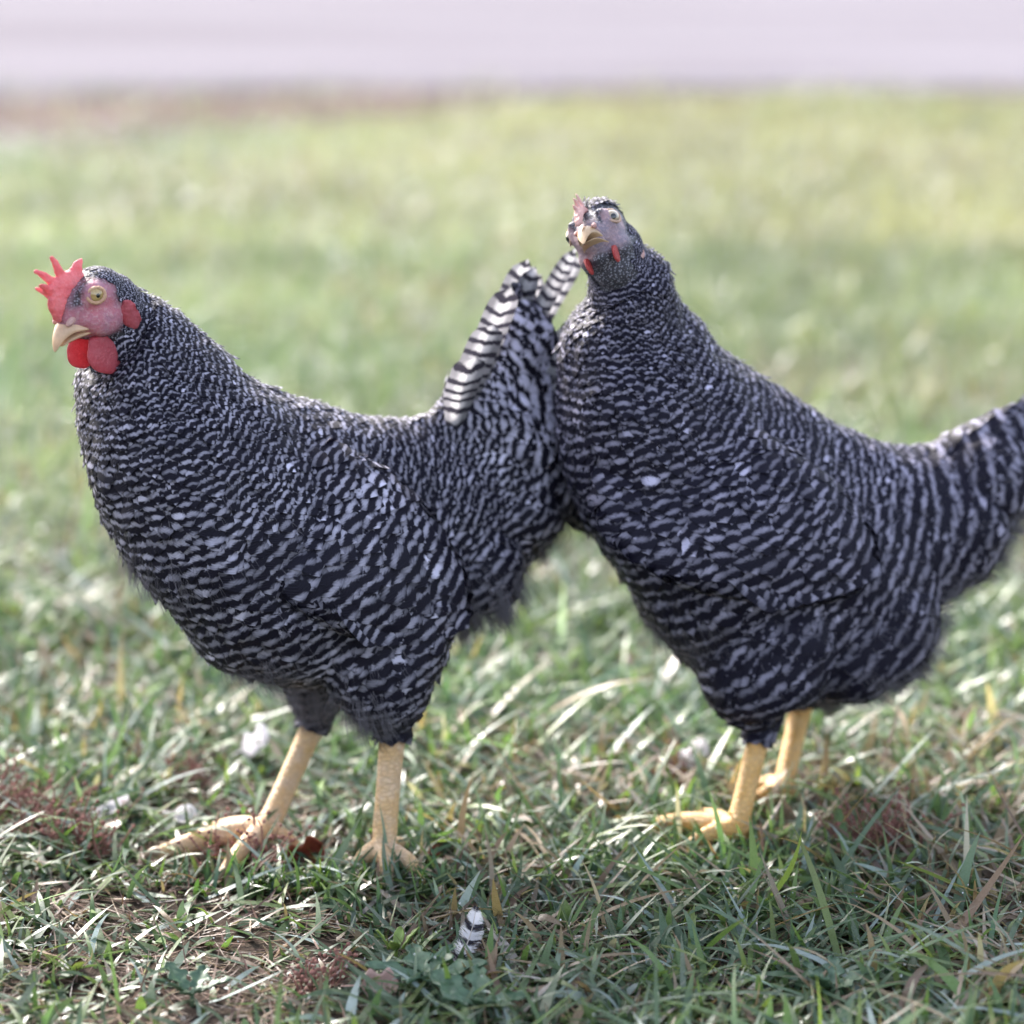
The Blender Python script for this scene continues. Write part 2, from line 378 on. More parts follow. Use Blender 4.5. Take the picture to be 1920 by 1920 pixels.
# ------------------------------------------------------------------ closed primitives used to grow one body surface
def add_loft(bm, rings, cap=True):
    """rings: list of lists of Vectors (same length)"""
    vr = [[bm.verts.new(p) for p in r] for r in rings]; m = len(vr[0])
    for a, b in zip(vr, vr[1:]):
        for i in range(m): bm.faces.new((a[i], a[(i + 1) % m], b[(i + 1) % m], b[i]))
    if cap:
        for r, rev in ((vr[0], True), (vr[-1], False)):
            c = bm.verts.new(sum((v.co for v in r), Vector()) / m)
            for i in range(m):
                f = (r[i], r[(i + 1) % m], c); bm.faces.new(f[::-1] if rev else f)
def tube_rings(pts, rad, m=14, sq=1.0, side=None):
    rings = []
    for i, p in enumerate(pts):
        t = (pts[min(i + 1, len(pts) - 1)] - pts[max(i - 1, 0)]).normalized()
        ref = side if side is not None else (Vector((0, 0, 1)) if abs(t.z) < .9 else Vector((1, 0, 0)))
        a = (ref - t * ref.dot(t)).normalized(); b = t.cross(a)
        rings.append([p + (a * math.cos(2 * math.pi * j / m) + b * math.sin(2 * math.pi * j / m) * sq) * rad[i] for j in range(m)])
    return rings
def catmull(P, n=4):
    P = [np.array(p, float) for p in P]; out = []
    for i in range(len(P) - 1):
        p0, p1, p2, p3 = P[max(i - 1, 0)], P[i], P[i + 1], P[min(i + 2, len(P) - 1)]
        for k_ in range(n):
            t = k_ / n
            out.append(.5 * ((2 * p1) + (-p0 + p2) * t + (2 * p0 - 5 * p1 + 4 * p2 - p3) * t * t + (-p0 + 3 * p1 - 3 * p2 + p3) * t ** 3))
    out.append(P[-1]); return out
def add_tube(bm, ctrl, n=5, m=14, sq=1.0, round_ends=True, side=None):
    """ctrl: (x,y,z,r)"""
    C = catmull(ctrl, n); pts = [Vector(c[:3]) for c in C]; rad = [c[3] for c in C]
    if round_ends:
        for e, q in ((0, 1), (-1, -2)):
            d = (pts[e] - pts[q]).normalized(); r = rad[e]; p = pts[e]
            ex = [(p + d * r * math.sin(a), r * math.cos(a)) for a in (R(35), R(62), R(82))]
            if e == 0:
                pts = [x[0] for x in ex[::-1]] + pts; rad = [x[1] for x in ex[::-1]] + rad
            else:
                pts += [x[0] for x in ex]; rad += [x[1] for x in ex]
    add_loft(bm, tube_rings(pts, rad, m, sq, side))
def add_ell(bm, c, r, rot=None, u=24, v=14):
    mt = Matrix.Translation(c) @ (rot or Matrix.Identity(4)) @ Matrix.Diagonal((*r, 1))
    bmesh.ops.create_uvsphere(bm, u_segments=u, v_segments=v, radius=1, matrix=mt)
def bm_obj(name, bm, mat, parent, subsurf=0, smooth=True):
    bmesh.ops.recalc_face_normals(bm, faces=bm.faces)
    me = bpy.data.meshes.new(name); bm.to_mesh(me); bm.free()
    if smooth: me.polygons.foreach_set("use_smooth", np.ones(len(me.polygons), dtype=bool))
    if mat: me.materials.append(mat)
    o = bpy.data.objects.new(name, me); COL.objects.link(o); o.parent = parent
    if subsurf:
        s = o.modifiers.new("sub", 'SUBSURF'); s.levels = subsurf; s.render_levels = subsurf
    return o
def remeshed(bm, voxel, smooth_it):
    me = bpy.data.meshes.new("tmp"); bm.to_mesh(me); bm.free()
    o = bpy.data.objects.new("tmp", me); COL.objects.link(o)
    md = o.modifiers.new("r", 'REMESH'); md.mode = 'VOXEL'; md.voxel_size = voxel
    sm = o.modifiers.new("s", 'SMOOTH'); sm.iterations = smooth_it; sm.factor = .5
    dg = bpy.context.evaluated_depsgraph_get(); dg.update()
    out = bpy.data.meshes.new_from_object(o.evaluated_get(dg))
    bpy.data.objects.remove(o); bpy.data.meshes.remove(me)
    return out

# ------------------------------------------------------------------ hen builder
class Hen:
    def __init__(self, D):
        self.D = D; psi = D['yaw']; self.psi = psi
        self.f = Vector((-math.cos(psi), -math.sin(psi), 0)); self.l = Vector((math.sin(psi), -math.cos(psi), 0))
        # origin: on the ground under the middle, lying in the sagittal plane
        g = ground_hit(*D['under']); d = D['lat'] - g.dot(self.l)
        self.o = Vector((g.x, g.y, 0)) + self.l * d
        self.root = empty("hen", self.o, math.pi + psi)
    def loc(self, p):
        q = p - self.o; return Vector((q.dot(self.f), q.dot(self.l), q.z))
    def hit(self, px, py, yl=0.0):
        """photo point -> hen coordinates, on the plane parallel to its sagittal plane at distance yl"""
        d = ray(px, py); k_ = (self.o.dot(self.l) + yl - CAMP.dot(self.l)) / d.dot(self.l)
        return self.loc(CAMP + d * k_)

    def build_body(self):
        D = self.D; bm = bmesh.new()
        st = []
        for (tx, ty, bx, by, wd, yo) in D['stations']:
            t = self.hit(tx, ty); b = self.hit(bx, by)
            st.append((t.x, t.z, b.x, b.z, wd, yo))
        rings = []; m = 36
        for c in catmull(st, 3):
            t = Vector((c[0], c[5], c[1])); b = Vector((c[2], c[5], c[3])); mid = (t + b) / 2; h = (t - b) / 2
            r_ = []
            for j in range(m):
                a = 2 * math.pi * j / m; ca, sa = math.cos(a), math.sin(a)
                # a little egg shaped: widest below the middle
                r_.append(mid + h * ca + Vector((0, 1, 0)) * c[4] * sa * (1 - .18 * ca))
            rings.append(r_)
        add_loft(bm, rings)
        for (px, py, yl, rr) in D.get('lobes', ()):
            for sg in (1, -1):
                q = self.hit(px, py, yl); q.y *= sg; add_ell(bm, q, (rr, rr * .85, rr))
        self.ctr = [((Vector((c[0], c[5], c[1])) + Vector((c[2], c[5], c[3]))) / 2) for c in catmull(st, 3)]
        # thighs, shanks, toes
        self.legpts = []; self.claws = []
        for L in D['legs']:
            g = self.loc(ground_hit(*L['foot'], .014)); 
            th = [(*self.hit(px, py, yl), r) for (px, py, yl, r) in L['thigh']]
            hk = self.hit(*L['hock'], L['hock_y'])
            add_tube(bm, th + [(hk.x, hk.y, hk.z + .006, .0125)], 4, 16)
            sh = [(hk.x, hk.y, hk.z + .012, .0105), (hk.x, hk.y, hk.z, .0105), *[tuple(hk.lerp(g, t)) + (r,) for t, r in ((.25, .0094), (.55, .0090), (.85, .0094))], (g.x, g.y, g.z + .004, .0098)]
            add_tube(bm, sh, 4, 14, .85)
            self.legpts += [(Vector(s[:3]), s[3] + .004) for s in catmull(sh, 5)]
            for (tx, ty, r0) in L['toes']:
                e = self.loc(ground_hit(tx, ty, .005)); v = Vector((e.x - g.x, e.y - g.y, 0)); ln = v.length; v.normalize(); dx, dy = v.x, v.y
                P = [(g.x, g.y, g.z + .002, r0), (g.x + dx * ln * .3, g.y + dy * ln * .3, .0165, r0 * .95), (g.x + dx * ln * .6, g.y + dy * ln * .6, .0135, r0 * .86),
                     (g.x + dx * ln * .82, g.y + dy * ln * .82, .0095, r0 * .78), (g.x + dx * ln, g.y + dy * ln, .0065, r0 * .58)]
                add_tube(bm, P, 4, 12, .9)
                self.legpts += [(Vector(s[:3]), s[3] + .004) for s in catmull(P, 3)]
                e = Vector(P[-1][:3]); self.claws.append((e, Vector((dx, dy, 0)), r0 * .5))
        # head, in its own frame (mm: x forward, y left, z up)
        yw, pt, rl = D['head_rot']; s = D['head_scale'] * .001
        RH = Matrix.Rotation(yw, 4, 'Z') @ Matrix.Rotation(pt, 4, 'Y') @ Matrix.Rotation(rl, 4, 'X') @ Matrix.Diagonal((s, s, s, 1))
        eo = RH @ Vector((13.5, 15.6, 8.2)); hp = self.hit(*D['eye_at'], D['head_y'] + eo.y) - eo
        self.MH = Matrix.Translation(hp) @ RH
        MH = self.MH
        def hell(c, r, rot=None): add_ell(bm, Vector(), (1, 1, 1), MH @ Matrix.Translation(c) @ (rot or Matrix.Identity(4)) @ Matrix.Diagonal((*r, 1)))
        bz = D.get('bz', 0); kz = 1 - bz / 24
        hell((2, 0, 3.2), (19, 15.2, 15.6)); hell((-8, 0, -7 + bz * .4), (17, 16, 18)); hell((13, 0, 1), (16 - bz * .8, 11, 14.5 * kz))
        hell((21 - bz * .9, 0, -5 + bz * .9), (9.5, 7.4, 10 * kz)); hell((6 - bz * .4, 0, -13 + bz * .4), (15 * kz, 8.5, 8 * kz)); hell((15 - bz * .4, 0, 8.5), (9, 6.5, 8))
        if D.get('dome'): hell((0, 0, 11), (16, 15, 17.5)); hell((-8, 0, 0), (17, 18, 19))
        for y in (-1, 1):
            hell((4 - bz * .5, y * 9, -8 + bz * .5), (14 * kz, 7.5, 11 * kz)); hell((12, y * 9.0, 11.5), (10, 4.0, 3.4), Matrix.Rotation(R(8), 4, 'Y'))
            hell((11, y * 11.6, 7.2), (7.6, 3.2, 7.2)); hell((13 - bz * .5, y * 7.5, -6 + bz * .9), (9 * kz, 4.5, 6 * kz))
        # joint from neck to skull
        j0 = MH @ Vector((-10, 0, -4)); j1 = self.ctr[-1]
        add_tube(bm, [(*j0, .0165 * D['head_scale']), (*j0.lerp(j1, .5), .020 * D['head_scale']), (*j1, .023 * D['head_scale'])], 4, 18)
        me = remeshed(bm, .0017, 5)
        me.name = "body"; nv = len(me.vertices)
        co = np.empty(nv * 3, np.float32); me.vertices.foreach_get("co", co); co = co.reshape(-1, 3).astype(float)
        # masks: bare face, scaly legs
        inv = np.array(MH.inverted()); hc = co @ inv[:3, :3].T + inv[:3, 3]
        def sm(x, a, b): t = np.clip((x - a) / (b - a), 0, 1); return t * t * (3 - 2 * t)
        e1 = np.sqrt(((hc[:, 0] - D.get('face_x', 11)) / 21) ** 2 + ((hc[:, 2] + 2) / 17) ** 2) / D.get('face', 1.0)
        fm = (1 - sm(e1, .70, 1.22))
        # feathered strip running back over the brow, and the ear patch
        strip = np.exp(-(((np.abs(hc[:, 1]) - 8.2) / 3.0) ** 2)) * sm(hc[:, 2], 1, 4) * sm(hc[:, 0], 10, 15); fm = fm * (1 - .95 * strip)
        ear = np.exp(-(((hc[:, 0] + 4) / 4.5) ** 2 + ((hc[:, 2] - 4) / 4.5) ** 2)); fm = fm * (1 - ear)
        fm = np.maximum(fm, (1 - sm(np.sqrt(((hc[:, 0] - 11) / 10) ** 2 + ((hc[:, 2] - 7) / 8.5) ** 2), .8, 1.1)) * (np.abs(hc[:, 1]) > 9))
        fm = fm * (1 - sm(hc[:, 2], 15, 17))
        near = (np.abs(hc) < 45).all(axis=1); fm = fm * near
        chin = sm(-hc[:, 2], 16 - D.get('bz', 0) * 1.3, 20 - D.get('bz', 0)); fm = fm * (1 - .85 * chin)
        lm = np.zeros(nv)
        low = co[:, 2] < max(p.z for p, _ in self.legpts) + .01
        idx = np.where(low)[0]
        LP = np.array([tuple(p) for p, _ in self.legpts]); LR = np.array([r for _, r in self.legpts])
        d = np.sqrt(((co[idx, None, :] - LP[None]) ** 2).sum(-1)) - LR[None]
        lm[idx] = (d.min(1) < 0).astype(float)
        for an, arr in (("face", fm), ("leg", lm)):
            a = me.attributes.new(an, 'FLOAT', 'POINT'); a.data.foreach_set("value", arr.astype(np.float32))
        me.polygons.foreach_set("use_smooth", np.ones(len(me.polygons), dtype=bool))
        me.materials.clear(); me.materials.append(D['skin'])
        self.body = bpy.data.objects.new("body", me); COL.objects.link(self.body); self.body.parent = self.root
        self.co, self.fm, self.lm, self.hc = co, fm, lm, hc
        nr = np.empty(nv * 3, np.float32); me.vertices.foreach_get("normal", nr); nr = nr.reshape(-1, 3)
        hdist = np.sqrt((hc ** 2).sum(1)); wt = sm(hdist, 30, 60) * sm(co[:, 2], .10, .16)
        dn = np.array([noise.noise((c[0] * 11, c[1] * 11, c[2] * 11)) * .0055 + noise.noise((c[0] * 24, c[1] * 24, c[2] * 24)) * .0042 + noise.noise((c[0] * 55, c[1] * 55, c[2] * 55)) * .0018 if w_ > .02 else 0 for c, w_ in zip(co, wt)])
        co = co + nr * (dn * wt)[:, None]; me.vertices.foreach_set("co", co.astype(np.float32).ravel()); me.update()
        self.hdist = hdist
        polys = [tuple(p.vertices) for p in me.polygons]
        self.polys = polys
        self.bvh = BVHTree.FromPolygons([Vector(c) for c in co], polys)
        for (e, d, r) in self.claws:
            bm = bmesh.new()
            P = [(*(e - d * .003), r), (*(e + d * .006 + Vector((0, 0, .001))), r * .75), (*(e + d * .013 - Vector((0, 0, .002))), r * .2)]
            add_tube(bm, P, 4, 8)
            bm_obj("claw", bm, M_claw, self.root)

    # ---- flow field and bar phase over the side view
    def build_field(self):
        C = []
        for (px, py, dx, dy, L, W, P) in self.D['flow']:
            n = math.hypot(dx, dy); a = self.hit(px, py); b = self.hit(px + dx / n * 20, py + dy / n * 20)
            v = np.array([b.x - a.x, b.z - a.z]); v /= np.linalg.norm(v)
            C.append((a.x, a.z, v[0], v[1], L, W, P))
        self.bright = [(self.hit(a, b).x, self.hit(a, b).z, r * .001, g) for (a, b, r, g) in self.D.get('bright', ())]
        self.C = np.array(C); self.C[:, 6] *= 1.16; self.C[:, 6] *= 1 + .28 * np.clip((self.C[:, 5] - 9) / 4, 0, 1); self.C[:, 5] *= 1.12
        g = 96; x0, x1, z0, z1 = -.42, .30, 0.0, .56
        X, Z = np.meshgrid(np.linspace(x0, x1, g), np.linspace(z0, z1, g), indexing='ij'); hx = (x1 - x0) / (g - 1); hz = (z1 - z0) / (g - 1)
        q = self.query(np.stack([X.ravel(), Z.ravel()], 1))
        Fx = (q[:, 0] / (q[:, 4] * .001)).reshape(g, g); Fz = (q[:, 1] / (q[:, 4] * .001)).reshape(g, g)
        div = np.zeros((g, g)); phi = np.zeros((g, g))
        # Neumann Poisson solve by mirrored FFT
        dx_ = (Fx[1:] + Fx[:-1]) / 2 * hx; dz_ = (Fz[:, 1:] + Fz[:, :-1]) / 2 * hz
        div[:-1] += dx_ / hx ** 2; div[1:] -= dx_ / hx ** 2; div[:, :-1] += dz_ / hz ** 2; div[:, 1:] -= dz_ / hz ** 2
        big = np.block([[div, div[:, ::-1]], [div[::-1], div[::-1, ::-1]]])
        k1 = 2 * np.cos(2 * np.pi * np.arange(2 * g) / (2 * g)) - 2
        den = k1[:, None] / hx ** 2 + k1[None] / hz ** 2; den[0, 0] = 1
        Fq = np.fft.fft2(big) / den; Fq[0, 0] = 0
        phi = np.real(np.fft.ifft2(Fq))[:g, :g]
        self.phi = phi; self.gp = (x0, z0, hx, hz, g)
    def query(self, P):
        d2 = ((P[:, None, :] - self.C[None, :, :2]) ** 2).sum(-1) + .0001
        w_ = 1 / d2 ** 1.6; w_ /= w_.sum(1, keepdims=True)
        r = w_ @ self.C[:, 2:]; r[:, :2] /= np.linalg.norm(r[:, :2], axis=1, keepdims=True) + 1e-9
        return r
    def phase(self, x, z):
        x0, z0, hx, hz, g = self.gp
        a = min(max((x - x0) / hx, 0), g - 1.001); b = min(max((z - z0) / hz, 0), g - 1.001); i, j = int(a), int(b); a -= i; b -= j; p = self.phi
        return (p[i, j] * (1 - a) + p[i + 1, j] * a) * (1 - b) + (p[i, j + 1] * (1 - a) + p[i + 1, j + 1] * a) * b

    def feather_coat(self, name, bvh, verts, polys, mask, mat, kL=1.0, kW=1.0, kP=1.0, dens=1.0, lift=.0030, parent=None, sizes=None, base=None, jitter=.105, flowrot=0.0, extra=None):
        """shingled feathers lying on a surface; each follows the surface along the flow"""
        vco = verts; tri = np.array([p[:3] for p in polys] + [(p[0], p[2], p[3]) for p in polys if len(p) == 4])
        A, B, C_ = vco[tri[:, 0]], vco[tri[:, 1]], vco[tri[:, 2]]
        cr = np.cross(B - A, C_ - A); ar = np.linalg.norm(cr, axis=1) / 2; ok = mask[tri].mean(1) > .5; ar = ar * ok
        ntry = int(ar.sum() / (3.0e-5 if sizes is None else 4e-6) * 6 * dens) + 10
        ti = rng.choice(len(tri), ntry, p=ar / ar.sum()); u, v = rng.random(ntry), rng.random(ntry); fl = u + v > 1; u[fl] = 1 - u[fl]; v[fl] = 1 - v[fl]
        P = A[ti] + (B[ti] - A[ti]) * u[:, None] + (C_[ti] - A[ti]) * v[:, None]
        q = self.query(P[:, [0, 2]])
        if sizes is not None: q[:, 2:5] = sizes(P, q)
        cells = {}; V, F, PH, CR, TN = [], [], [], [], []
        NS = 5; cols = (-1, 0, 1)
        prof = lambda t: (.48 + .58 * min(1, t * 3.2)) * math.sqrt(max(0, 1 - max(0, (t - .62) / .38) ** 2.2)) + .03
        for i in range(ntry):
            L, W, pit = q[i, 2] * .001 * kL, q[i, 3] * .001 * kW, q[i, 4] * .001 * kP
            r = .40 * math.sqrt(W * L * .42) / math.sqrt(dens); p = P[i]; cs = .006
            key = (int(p[0] // cs), int(p[1] // cs), int(p[2] // cs)); bad = False; rr = int(r // cs) + 1
            for a in range(-rr, rr + 1):
                for b in range(-rr, rr + 1):
                    for c in range(-rr, rr + 1):
                        for o in cells.get((key[0] + a, key[1] + b, key[2] + c), ()):
                            if (o[0] - p[0]) ** 2 + (o[1] - p[1]) ** 2 + (o[2] - p[2]) ** 2 < r * r: bad = True; break
                        if bad: break
                    if bad: break
                if bad: break
            if bad: continue
            cells.setdefault(key, []).append(p)
            L *= random.uniform(.85, 1.15); W *= random.uniform(.88, 1.12)
            pos = Vector(p); ang = random.gauss(0, .11 if random.random() < .94 else .25) + flowrot
            fx, fz = q[i, 0], q[i, 1]; ca, sa = math.cos(ang), math.sin(ang); dirv = Vector((fx * ca - fz * sa, 0, fx * sa + fz * ca))
            hk = max(0, min(1, (11 - q[i, 3]) / 4)); ph0 = self.phase(p[0], p[2]) / kP + random.gauss(0, jitter); tone = random.uniform(.62, 1.12)
            if random.random() < .035: tone *= 1.7; ph0 += .2
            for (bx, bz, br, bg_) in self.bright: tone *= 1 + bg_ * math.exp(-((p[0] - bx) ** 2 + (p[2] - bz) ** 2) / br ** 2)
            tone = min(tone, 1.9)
            b0 = len(V); ll = lift * random.uniform(.5, 1.6) * (1.5 if random.random() < .04 else 1); cur = pos
            for s_ in range(NS + 1):
                t = s_ / NS
                hitp, nrm, _, _ = bvh.find_nearest(cur)
                if hitp is None: hitp, nrm = cur, Vector((0, 1, 0))
                if s_ == 0: n0 = nrm
                tan = (dirv - nrm * dirv.dot(nrm))
                if tan.length < 1e-4: tan = Vector((1, 0, 0))
                tan.normalize(); sd_ = nrm.cross(tan)
                ctr = hitp + nrm * (.0006 + ll * t ** 1.4)
                wd = W * .5 * prof(t)
                for c in cols:
                    V.append(ctr + sd_ * c * wd - nrm * (abs(c) * W * .13 * (1.25 - t)))
                    PH.append(ph0 + t * L / pit - abs(c) * (.14 + .22 * hk) * wd / (W * .5)); CR.append(c); TN.append(tone)
                cur = hitp + tan * (L / NS)
            for s_ in range(NS):
                for c in range(2):
                    a = b0 + s_ * 3 + c; F.append((a, a + 1, a + 4, a + 3))
        V = np.array([tuple(v) for v in V]); F = np.array(F)
        if base is not None:
            bv, bf = base; F = np.concatenate([F, bf + len(V)]); V = np.concatenate([V, bv]); z = len(bv)
            PH += [0.75] * z; CR += [0] * z; TN += [.3] * z
        if extra is not None:
            F = np.concatenate([F, extra[1] + len(V)]); V = np.concatenate([V, extra[0]]); PH += extra[2]; CR += extra[3]; TN += extra[4]
        return mesh_obj(name, V, F, mat, parent or self.root, attrs={"phase": ('FLOAT', PH), "cross": ('FLOAT', CR), "tone": ('FLOAT', TN)})

    def long_feather(self, base, tip, width, nrm, pitch, curve, store, bend=None):
        V, F, PH, CR, TN = store; n = 18; b0 = len(V); d = tip - base; L = d.length
        tan = d.normalized(); pitch *= random.uniform(.85, 1.2); sd_ = nrm.cross(tan).normalized(); nn = tan.cross(sd_).normalized(); tone = random.uniform(.85, 1.1); p0 = random.random()
        for i in range(n + 1):
            t = i / n; c0 = base + d * t + sd_ * curve * math.sin(math.pi * t) * L
            wd = width * .5 * (.25 + .75 * min(1, t * 1.9) ** .8) * math.sqrt(max(0, 1 - max(0, (t - .82) / .18) ** 2.3)) + .0004
            for c in (-1, -.5, 0, .5, 1):
                V.append(c0 + sd_ * c * wd - nn * abs(c) * wd * .18); PH.append(p0 + t * L / pitch - abs(c) * .30 + .25 * math.sin(t * 9 + p0 * 9)); CR.append(c * 1.6); TN.append(tone)
        for i in range(n):
            for c in range(4):
                a = b0 + i * 5 + c; F.append((a, a + 1, a + 6, a + 5))

    def build_plumage(self):
        D = self.D; skin = (self.fm < .45) & (self.lm < .5)
        hd = (np.abs(self.hc) < 60).all(axis=1) & (self.hc[:, 0] > -22) & (self.hc[:, 2] > -26)
        mask = (skin & ((self.hdist > 24) & (self.hc[:, 0] < 14) | (self.hdist > 34))).astype(float)
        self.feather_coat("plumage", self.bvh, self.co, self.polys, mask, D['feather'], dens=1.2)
        def small(P, q):
            q = q.copy(); q[:, 2] = 4.4; q[:, 3] = 1.8; q[:, 4] = 2.6; return q[:, 2:5]
        self.feather_coat("head_feathers", self.bvh, self.co, self.polys, (skin & (self.hdist < 27) & (self.hc[:, 0] < D.get('hfx', 4) + 3 * np.sin(self.hc[:, 1] * 1.7)) & (self.hc[:, 2] > -16)).astype(float), D['feather'], dens=1.0, lift=.0004, sizes=small, jitter=.5)
        # loose down and fine feather tips breaking the outline
        nrm = np.empty(len(self.co) * 3, np.float32); self.body.data.vertices.foreach_get("normal", nrm); nrm = nrm.reshape(-1, 3).astype(float)
        idx = rng.choice(np.where(skin & (~hd))[0], 8200); q = self.query(self.co[idx][:, [0, 2]])
        soft = np.zeros(len(idx))
        for (px, py, rad) in D['fluffy']:
            a = self.hit(px, py); soft = np.maximum(soft, np.exp(-(((self.co[idx, 0] - a.x) ** 2 + (self.co[idx, 2] - a.z) ** 2) / (rad * .001) ** 2)))
        V, F = [], []
        for i, ix in enumerate(idx):
            if random.random() > .10 + soft[i]: continue
            p = self.co[ix]; n_ = nrm[ix]; f = np.array([q[i, 0], 0, q[i, 1]]); f = f - n_ * f.dot(n_); f /= np.linalg.norm(f) + 1e-6
            Lh = random.uniform(.004, .008) + soft[i] * random.uniform(.006, .020)
            for _ in range(2 + int(soft[i] * 9)):
                d = f + n_ * random.uniform(.15, .5 + .5 * soft[i]) + rng.normal(0, .22, 3); d /= np.linalg.norm(d)
                sd_ = np.cross(d, n_); sd_ /= np.linalg.norm(sd_) + 1e-6
                b = p + n_ * .003 + rng.normal(0, .0012, 3); m_ = b + d * Lh * .55 + n_ * .0006; t_ = b + d * Lh + f * Lh * .25
                w0 = .00015
                k_ = len(V); V += [b - sd_ * w0, b + sd_ * w0, m_ + sd_ * w0 * .7, m_ - sd_ * w0 * .7, t_ + sd_ * .00005, t_ - sd_ * .00005]
                F += [(k_, k_ + 1, k_ + 2, k_ + 3), (k_ + 3, k_ + 2, k_ + 4, k_ + 5)]
        mesh_obj("down", np.array(V), np.array(F), M_fluff, self.root)

    def build_wings(self):
        D = self.D; W = D['wing']
        for sgn in (1, -1):
            a = self.hit(*W['a'], W['ya']); b = self.hit(*W['b'], W['yb']); c = (a + b) / 2
            ax = (b - a); half = ax.length / 2; ax.normalize()
            nn = Vector((0, 1, W['tilt'])); nn = (nn - ax * nn.dot(ax)).normalized(); up = nn.cross(ax)
            if up.z < 0: up = -up
            U, Vn = 40, 22; vs_, fs = [], []; msk = []
            for i in range(U + 1):
                t = i / U * 2 - 1
                h = math.sqrt(max(0, 1 - abs(t) ** 2.4)) * (1 - .25 * t); rt = max(0, min(1, (t + 1) / 1.1)); rt = .22 + .78 * rt * rt * (3 - 2 * rt)
                for j in range(Vn):
                    an = 2 * math.pi * j / Vn
                    vs_.append(c + ax * t * half + up * math.cos(an) * W['h'] * h + nn * math.sin(an) * W['t'] * h * rt - nn * (t * t) * W['curl'])
            msk = [1.0 if math.sin(2 * math.pi * j / Vn) > -.3 else 0.0 for i in range(U + 1) for j in range(Vn)]
            for i in range(U):
                for j in range(Vn): fs.append((i * Vn + j, (i + 1) * Vn + j, (i + 1) * Vn + (j + 1) % Vn, i * Vn + (j + 1) % Vn))
            if sgn < 0: vs_ = [Vector((v.x, -v.y, v.z)) for v in vs_]; fs = [f[::-1] for f in fs]
            arr = np.array([tuple(v) for v in vs_])
            bv = BVHTree.FromPolygons(vs_, fs)
            # outside normals: make sure they point outward
            cc = Vector((c.x, c.y * sgn, c.z)); h_, n_, _, _ = bv.find_nearest(cc + Vector((0, .2 * sgn, 0)))
            if n_.y * sgn < 0:
                fs = [f[::-1] for f in fs]; bv = BVHTree.FromPolygons(vs_, fs)
            mask = np.array(msk)
            st = ([], [], [], [], [])
            for k_ in range(9):
                u_ = k_ / 8; mir = lambda v: Vector((v.x, v.y * sgn, v.z))
                tip = c + ax * half * (1.04 - .62 * u_) - up * W['h'] * (.10 + .86 * u_ ** .8) + nn * W['t'] * (.62 - .10 * u_) - nn * W['curl'] * (1.04 - .62 * u_) ** 2
                bs = tip - ax * .066 + up * (.020 + .004 * u_) + nn * (.005 + .002 * u_)
                self.long_feather(mir(bs), mir(tip), .019, mir(nn + up * .15 + ax * .1).normalized(), W['pf'], -.05, st)
            off_ = len(arr); FV = np.array([tuple(v) for v in st[0]]); FF = np.array(st[1])
            extra = (FV, FF, st[2], [q * .6 for q in st[3]], [q * .95 for q in st[4]])
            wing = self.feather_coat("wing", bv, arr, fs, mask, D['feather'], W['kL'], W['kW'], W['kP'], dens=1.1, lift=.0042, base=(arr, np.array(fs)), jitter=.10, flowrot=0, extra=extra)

    def build_tail(self):
        D = self.D; T = D['tail']
        st = ([], [], [], [], [])
        for sgn in (1, -1):
            for k_, (bx, by, tx, ty, wd) in enumerate(T['feathers']):
                yb = (.003 + .001 * k_) * sgn; yt = (.002 + T['spread'] * k_) * sgn
                if sgn < 0: ty += 14; tx += 10
                b = self.hit(bx, by, yb); t = self.hit(tx, ty, yt)
                self.long_feather(b, t, wd, Vector((.1, sgn, .25)).normalized(), T['pitch'], .04 * sgn, st)
        V, F, PH, CR, TN = st
        mesh_obj("tail", np.array([tuple(v) for v in V]), np.array(F), M_tail, self.root, attrs={"phase": ('FLOAT', PH), "cross": ('FLOAT', CR), "tone": ('FLOAT', TN)})

    # ---- head parts in the head frame
    def hpart(self, name, bm, mat, parent=None, sub=0):
        bmesh.ops.transform(bm, matrix=self.MH, verts=bm.verts)
        return bm_obj(name, bm, mat, parent or self.root, sub)
    def build_head(self):
        D = self.D
        # beak: rings of a hooked wedge
        bm = bmesh.new(); rings = []
        for (x, z, hw, hh) in ((7, -12.2, 11.2, .9), (12, -12.2, 11.2, 1.8), (18, -11.4, 10.2, 4.4), (24, -10.8, 8.8, 7.4), (28.5, -11.6, 7.2, 7.8), (32.5, -13.6, 5.6, 7.0), (35.6, -16.4, 4.0, 5.2), (37.2, -19.2, 2.4, 2.8), (37.8, -21.2, .9, 1.0)):
            z += D.get('bz', 0) * (1 + max(0, x - 9) / 60); x = x if x < 20 else 20 + (x - 20) * D.get('bl', 1); q_ = D.get('bw', 1); hw *= q_; hh *= q_
            rings.append([Vector((x, hw * math.cos(a) * (1 if math.sin(a) < 0 else .93), z + (hh * math.sin(a) if math.sin(a) > 0 else 1.7 * math.sin(a) * min(1, hh / 3)))) for a in [2 * math.pi * j / 16 for j in range(16)]])
        add_loft(bm, rings); self.hpart("upper_beak", bm, D['horn'], sub=1)
        bm = bmesh.new(); rings = []
        for (x, z, hw, hh) in ((7, -13.4, 10.4, 1.5), (13, -14.0, 9.4, 2.2), (19, -14.4, 7.8, 2.5), (25, -15.4, 6.0, 2.4), (29.5, -17.0, 4.0, 1.9), (32.5, -18.8, 1.8, 1.0)):
            z += D.get('bz', 0) * (1 + max(0, x - 9) / 60); x = x if x < 20 else 20 + (x - 20) * D.get('bl', 1) * (.88 if q_ < 1 else 1); z += 1.0 if q_ < 1 else 0; hw *= q_ * (1.1 if q_ < 1 else 1); hh *= q_ * (.7 if q_ < 1 else 1)
            rings.append([Vector((x, hw * math.cos(a), z + hh * math.sin(a) * (.7 if math.sin(a) > 0 else 1))) for a in [2 * math.pi * j / 14 for j in range(14)]])
